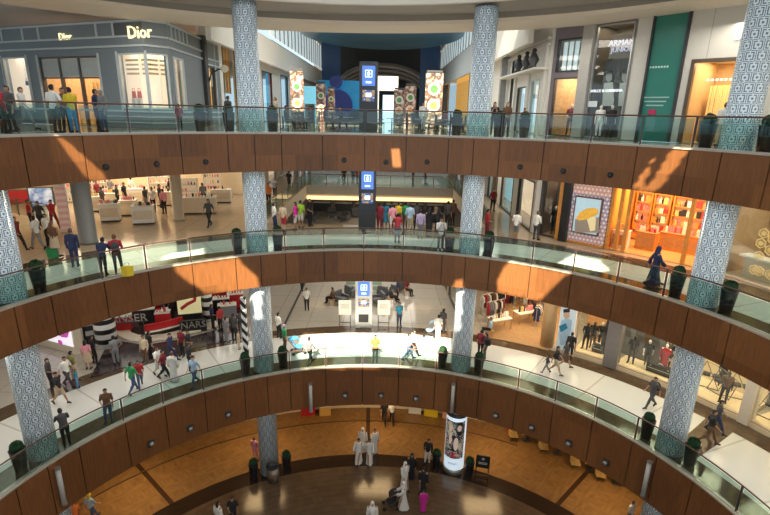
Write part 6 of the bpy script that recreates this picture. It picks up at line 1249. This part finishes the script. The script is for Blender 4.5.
# ---- lowest gallery
L1P = [(52, 389, 'contra', 70, 'darkgrey', 'black', 'person in dark top at the left of the group by the flower wall', {}), (61, 404, 'walk', 100, 'black', 'khaki', 'person in black shirt and beige shorts running by the far left column', dict(shorts=True)), (69, 387, 'walk2', 100, 'white', 'darkgrey', 'person in white shirt striding in the group by the flower wall', {}), (75, 381, 'contra', 20, 'olive', 'beige', 'person in olive top at the right of the group by the flower wall', {}), (78, 388, 'stand', 60, 'teal', 'sky', 'small child in teal beside the striding white shirt', dict(scale=.62)),
       (89, 369, 'stand', -10, 'pink', 'beige', 'person in dusty pink dress left of the banded drum column', dict(wear='skirt longhair')), (95, 364, 'contra', 30, 'black', 'black', 'person in black before the banded drum column', {}), (117, 364, 'hip', -40, 'grey', 'grey', 'person in grey right of the banded drum column', {}), (146, 363, 'stand', 190, 'beige', 'brown', 'person in beige coat in the dark strip before the striped store', dict(long=True)), (150, 360, 'stand', 30, 'black', 'black', 'person in black directly behind the beige coat', {}),
       (160, 376, 'walk', 120, 'white', 'pale', 'person in white shirt and pale trousers walking, lowest gallery left', {}), (164.5, 379, 'walk2', 80, 'maroon', 'black', 'person in dark red walking beside the long white coat', {}), (174.5, 381, 'stand', 5, 'pale', 'white', 'person in long white coat with white trousers, lowest gallery left', dict(wear='robe', hair='brown')), (172, 361, 'walk', 100, 'navy', 'navy', 'person in navy suit striding before the striped store', dict(long=True)), (183, 356, 'stand', 200, 'maroon', 'black', 'person in maroon left of the one in black by the striped store', {}), (188, 357, 'contra', 90, 'black', 'darkgrey', 'person in black beside the red figure poster', {}),
       (190.5, 372, 'contra', 60, 'black', 'black', 'person in black carrying things left of the blue shirt', {}), (195.5, 386, 'walk', -160, 'lightblue', 'jeans', 'person in light blue shirt and jeans near the lowest rail', dict(skin='light')), (134, 393, 'walk', 20, 'green', 'jeans', 'person in green top beside the red top, lowest gallery left', {}), (141, 387, 'walk2', 150, 'red', 'jeans', 'child in red top right of the green top', dict(scale=.88)),
       (113.5, 424, 'contra', 160, 'brown', 'jeans', 'person in brown top and jeans standing at the lowest rail', {}), (67, 447, 'lean', -45, 'darkgrey', 'black', 'person in dark jacket leaning on the lowest rail by the far left column', dict(long=True)),
       (227, 343, 'stand', 30, 'grey', 'grey', 'person in grey left of the diagonal striped banner', {}), (234, 341, 'stand', 10, 'darkgrey', 'black', 'tall person in dark clothes between two others near the diagonal striped banner', dict(scale=1.06)), (241.5, 335, 'stand', -20, 'darkgrey', 'darkgrey', 'person in dark grey nearest the diagonal striped banner', {}), (239, 349, 'contra', 90, 'beige', 'beige', 'small child in beige below the three near the diagonal striped banner', dict(scale=.7)), (213, 329, 'contra', 60, 'navy', 'black', 'person in navy inside the striped store entrance', {}), (221, 331, 'stand', -60, 'red', 'black', 'person in red inside the striped store entrance', {}), (165, 318, 'stand', 60, 'navy', 'navy', 'person in navy at the back of the striped store', {}), (172, 317, 'contra', -60, 'black', 'black', 'person in black at the back of the striped store', {}),
       (279, 338, 'contra', 40, 'white', 'black', 'person in white top with black hair right of the back left column', {}), (285, 351, 'stand', 60, 'green', 'brown', 'person with bright green top beside the blue pushchair', dict(hair='lilac')), (307, 310, 'stand', 170, 'white', 'black', 'person in white shirt alone on the hall floor left of the totem', {}), (310.5, 367.5, 'walk', 30, 'grey', 'black', 'person in grey jacket at the lowest rail, centre left', dict(long=True)), (375, 362, 'stand', 180, 'orange', 'darkgrey', 'person in orange shirt and dark trousers at the lowest rail', {}),
       (399, 326, 'stand', 160, 'teal', 'navy', 'person in teal blue dress right of the notice boards', dict(wear='longhair')), (408, 360, 'walk', 80, 'lightblue', 'jeans', 'person in pale blue shirt striding at the lowest rail', {}), (412, 357, 'walk2', 80, 'white', 'black', 'person in white half hidden behind the pale blue strider', {}), (437.5, 340, 'stand', 0, 'white', 'white', 'person in all white pushing the pushchair by the back right column', {}), (442.5, 333, 'stand', 40, 'darkgrey', 'darkgrey', 'person in dark clothes right behind the all white one', dict(wear='longhair')), (484.5, 360, 'contra', -60, 'black', 'darkgrey', 'person in black just right of the back right column, lowest gallery', dict(wear='pack')), (480.5, 357, 'stand', 30, 'maroon', 'black', 'person in maroon between the back right column and the one in black', {}), 
       (546, 373, 'walk', -80, 'darkgrey', 'grey', 'small child in dark clothes holding hands below the clothes hall', dict(scale=.66)), (553, 374, 'walk2', 120, 'black', 'khaki', 'person in black shirt and light shorts right of the small child', dict(shorts=True)), (564, 368, 'walk', 110, 'darkgrey', 'brown', 'person with bare legs beside the black shirt and light shorts', dict(shorts=True, wear='longhair')), (569, 359, 'stand', 30, 'black', 'black', 'person in black standing at the blue fashion print', {}), (650, 408, 'walk', -100, 'darkgrey', 'darkgrey', 'person in dark grey walking before the wide lower window', dict(wear='pack')), (707, 444, 'walk', 120, 'black', 'brown', 'left walker of the dark pair beyond the far right column', {}), (714, 433, 'walk2', 120, 'darkgrey', 'navy', 'right walker of the dark pair beyond the far right column', {}), (409.5-12, 300, 'stand', 90, 'navy', 'black', 'distant person in navy behind the seating area', {}), (303-1, 291, 'walk', 0, 'black', 'black', 'distant person in black at the back left of the hall floor', {})]
for px, py, ps, f_, tp_, b_, lab, kw in L1P: person(px, py, 1, ps, f_, tp_, b_, lab, **kw)
for px, py, f_, tp_, lab in ((489, 336, -80, 'lightblue', 'person in light blue seated at the edge of the clothes hall'), (332, 304, -70, 'brown', 'person in brown seated beside the left notice board'), (391, 303, 60, 'darkgrey', 'person in dark grey seated beside the right notice board'), (407, 295, 130, 'maroon', 'person in maroon seated farthest right in the seating area')):
    x, y, z = F(px, py, 1)
    t = empty('bench_stool', x, y, z, 0, 'low wooden stool under the '+lab.replace('seated ', ''), 'stool'); MB().box(0, 0, .40, .5, .45, .06).build('seat', TAN, t); [MB().box(a*.2, b*.18, .185, .05, .05, .37).build('leg', TAN, t) for a in (-1, 1) for b in (-1, 1)]
    person_at(x, y, z, 'sit', f_, tp_, 'black', lab)
# ---- ground floor
G0 = [(362.5, 452, 'stand', 185, 'white', 'person in white robe and white cap, tallest of the four at the centre back', 'robe scarf_white'), (358.5, 463, 'walk', 200, 'white', 'person in white robe at the front left of the four', 'robe'), (369.5, 463.5, 'walk2', 175, 'white', 'person in white robe at the front right of the four', 'robe'), (374.5, 453, 'stand', 150, 'white', 'person in white robe at the right rear of the four', 'robe'), (404.5, 488, 'walk', 160, 'white', 'person in white robe walking beside the black robe', 'robe scarf_white'), (411, 479, 'stand', 180, 'black', 'person in black robe right of the walking white robe', 'robe selfscarf'), (403, 509, 'push', -90, 'white', 'person in white robe pushing the dark pushchair', 'robe scarf_white'), (422.5, 494, 'contra', 200, 'black', 'person in black robe behind the magenta child', 'robe selfscarf'), (423, 511, 'stand', 180, 'magenta', 'child in magenta dress in front of the black robe', 'robe longhair'), (372, 530, 'stand', 180, 'white', 'person in white robe at the bottom edge of the picture, centre', 'robe scarf_white'), (220, 530, 'stand', 30, 'white', 'person in white at the bottom edge left of centre', 'robe longhair'), (427.5, 463.5, 'contra', 200, 'black', 'person in black jacket and white trousers left of the poster column', '')]
for px, py, ps, f_, tp_, lab, wr_ in G0: person(px, py, 0, ps, f_, tp_, 'white', lab, wear=wr_, scale=.8 if tp_ == 'magenta' else 1.03, long=True)
person(255.5, 461, 0, 'contra', 20, 'pink', 'pink', 'person in pale pink clothes beside the back left column, ground floor', skin='light', hair='brown')
person(234, 524, 0, 'contra', 170, 'black', 'black', 'person in black with long hair at the bottom edge left of centre', wear='longhair')
person(93.5, 521, 0, 'walk', 20, 'lightblue', 'jeans', 'blond person in pale blue top with bag at the lower left', skin='light', hair='yellow', wear='longhair')
person(78, 530, 0, 'stand', -60, 'orange', 'brown', 'bald person beside the white banner board at the lower left', hair=None, skin='light')
person(628, 527, 0, 'stand', -30, 'pale', 'navy', 'person in pale top at the bottom edge near the right vertical cylinder', hair='brown')
for i, (px, tp_) in enumerate(((384, 'black'), (389.5, 'white'))): person(px, 423, 0, 'walk', 180, tp_, 'black', f'{["left", "right"][i]} person of the pair whose legs show under the lowest front, {tp_} top')
# ---- mannequins
def man(x, y, z, pose, face, top, bot, lab, skin='mannequin', **k): return person_at(x, y, z, pose, face, top, bot, lab, skin=skin, hair=None, cat='mannequin', group='mannequins in the shop windows', **k)
for i, (px, tp_) in enumerate(((601, 'white'), (612, 'black'))): p = q_ = CY(px, 120, 18.3); man(p.x-.15, p.y-.2, z3+.03, 'stand', 200, tp_, tp_ if i else 'white', f'{["white", "black"][i]} dressed child mannequin in the glass corner shop of the top gallery', scale=.95)
p = R1.P(1.6, -1.0); man(p.x, p.y, z3+.03, 'stand', 210, 'black', 'black', 'dark dressed mannequin inside the mauve framed glass shop'); p = R1.P(.8, -1.2); man(p.x, p.y, z3+.03, 'contra', 200, 'maroon', 'black', 'maroon dressed mannequin inside the mauve framed glass shop')
cs_ = Plane((9.9, 17.4), (11.0, 16.0))
for i, (u, tp_) in enumerate(((.5, 'black'), (.9, 'beige'), (1.2, 'orange'))): p = cs_.P(u, -.8-.2*(i % 2)); man(p.x, p.y, z2+.03, 'stand', 215, tp_, 'black', f'{tp_} dressed mannequin in the glass clothes shop left of the patterned wall')
p1 = Plane(ell(18.65, 37.1), ell(18.65, 42.4)); p2_ = Plane(ell(18.65, 44.2), ell(18.65, 53.4))
for pl_, px, off, ps, tp_, b_, sk, lab in ((p1, 581, -.9, 'contra', 'black', 'black', 'dummy', 'black mannequin at the left of the terracotta window'), (p1, 586, -1.3, 'stand', 'black', 'darkgrey', 'dummy', 'second black mannequin in the terracotta window'), (p2_, 643, -1.0, 'walk', 'black', 'black', 'mannequin', 'pale headed mannequin in black before the dark backdrop'), (p2_, 660, -1.2, 'stand', 'red', 'red', 'mannequin', 'mannequin in a long red dress in the wide lower window'), (p2_, 670, -1.9, 'contra', 'navy', 'navy', 'mannequin', 'mannequin in navy coat right of the red dress'), (p2_, 675, -.7, 'hip', 'black', 'white', 'mannequin', 'mannequin in black and white left of the far right column')):
    u = pl_.uv(px, 350)[0]; p = pl_.P(u, off); man(p.x, p.y, z1+.22, ps, 215, tp_, b_, lab, skin=sk, wear='robe' if tp_ == 'red' else '')
for pl_, q_, off, ps, tp_, b_, sk, lab in ((p1, .56, -1.5, 'hip', 'black', 'black', 'mannequin', 'pale headed mannequin in black at the right of the terracotta window'), (p2_, .16, -.9, 'contra', 'black', 'darkgrey', 'dummy', 'black mannequin left of the pale headed one before the dark backdrop'), (p2_, .80, -1.9, 'stand', 'darkgrey', 'black', 'mannequin', 'mannequin in dark grey at the back right of the wide lower window'), (pw3, .38, -1.9, 'walk', 'black', 'black', 'dummy', 'black mannequin behind the geometric racks right of the far right column'), (pw3, .62, -.6, 'contra', 'brown', 'black', 'dummy', 'mannequin in brown between the geometric racks'), (pw4, .72, -1.2, 'stand', 'black', 'red', 'dummy', 'mannequin in black and red at the right edge of the rightmost lower window')):
    p = pl_.P(pl_.L*q_, off); man(p.x, p.y, z1+.22, ps, 215, tp_, b_, lab, skin=sk)
for i, (px, py, f_, tp_) in enumerate(((500, 311, 30, 'black'), (524, 299, -60, 'darkgrey'), (533, 316, 120, 'brown'), (508, 301, 10, 'maroon'))): x, y, z = F(px, py, 1); man(x, y, z+.03, 'stand', f_, tp_, 'black', f'{ORD[i]} dressed mannequin among the racks of the clothes hall, {tp_} top'.replace('darkgrey', 'dark grey'), skin='dummy')
p = pw4.P(pw4.L*.14, -1.7); man(p.x, p.y, z1+.22, 'walk', 230, 'black', 'black', 'black mannequin left of the trunk in the rightmost lower window', skin='dummy')
p = pw4.P(pw4.L*.46, -1.7); man(p.x, p.y, z1+.22, 'hip', 220, 'orange', 'black', 'mannequin with orange top behind the trunk in the rightmost lower window', skin='dummy')
# ---- pushchairs, bags
def pushchair(px, py, L, rot, fab, lab):
    x, y, z = F(px, py, L); t = empty('pushchair', x, y, z, R(rot), lab, 'pushchair')
    m = MB()
    for s in (-.24, .24): m.tube([(s, -.55, .98), (s, -.30, .62), (s, .38, .10)], .018, 6); m.tube([(s, .05, .42), (s, -.32, .10)], .018, 6)
    m.tube([(-.24, -.55, .98), (.24, -.55, .98)], .022, 6); m.build('frame', DSTEEL, t)
    MB().loft([(0, .05, .36, .20, .20), (0, .05, .44, .22, .26), (0, .02, .50, .20, .24)], 12).build('seat', fab, t); MB().add([(-.2, -.12, .46), (.2, -.12, .46), (.2, -.30, .92), (-.2, -.30, .92), (-.2, -.17, .46), (.2, -.17, .46), (.2, -.35, .92), (-.2, -.35, .92)], [(0, 1, 2, 3), (7, 6, 5, 4), (0, 4, 5, 1), (2, 6, 7, 3), (0, 3, 7, 4), (1, 5, 6, 2)]).build('backrest', fab, t)
    m = MB(); n = 8; vs = []; fs = []
    for i in range(n): a = R(10+130*i/(n-1)); vs += [(-.23, -.22+.36*cos(a), .72+.34*sin(a)), (.23, -.22+.36*cos(a), .72+.34*sin(a)), (-.22, -.22+.33*cos(a), .72+.31*sin(a)), (.22, -.22+.33*cos(a), .72+.31*sin(a))]
    for i in range(n-1): a = i*4; fs += [(a, a+1, a+5, a+4), (a+2, a+6, a+7, a+3)]
    m.add(vs, fs).build('canopy', fab, t); MB().box(0, -.02, .24, .36, .38, .10).build('basket', CHAR, t)
    for sx in (-.26, .26):
        for yy in (-.32, .38): MB().tube([(sx-.02, yy, .10), (sx+.02, yy, .10)], .10, 14).build('wheel', BLACK, t)
    return t
pushchair(298, 353, 1, -70, FAB['sky'], 'bright blue pushchair right of the back left column, lowest gallery'); pushchair(430, 336, 1, 80, FAB['lightblue'], 'pale blue pushchair beside the person in all white'); pushchair(391, 507, 0, 95, FAB['black'], 'dark pushchair pushed by the person in a white robe on the ground floor')
def carrybag(px, py, L, m_, lab, zz=.45, s=1.0):
    x, y, z = F(px, py, L); t = empty('shopping_bag', x, y, z, .4, lab, 'bag'); MB().loft([(0, 0, 0, .17*s, .07*s), (0, 0, .34*s, .19*s, .08*s)], 4).build('bag_body', m_, t); MB().tube([(-.08*s, 0, .34*s), (-.06*s, 0, .46*s), (.06*s, 0, .46*s), (.08*s, 0, .34*s)], .01, 5).build('bag_handle', CHAR, t); return t
carrybag(128, 276, 2, FAB['yellow'], 'yellow shopping bag standing beside the red backpacker at the middle rail', s=1.3); carrybag(53.5, 257.5, 2, FAB['green'], 'green bag beside the person in the long beige skirt', s=1.4)
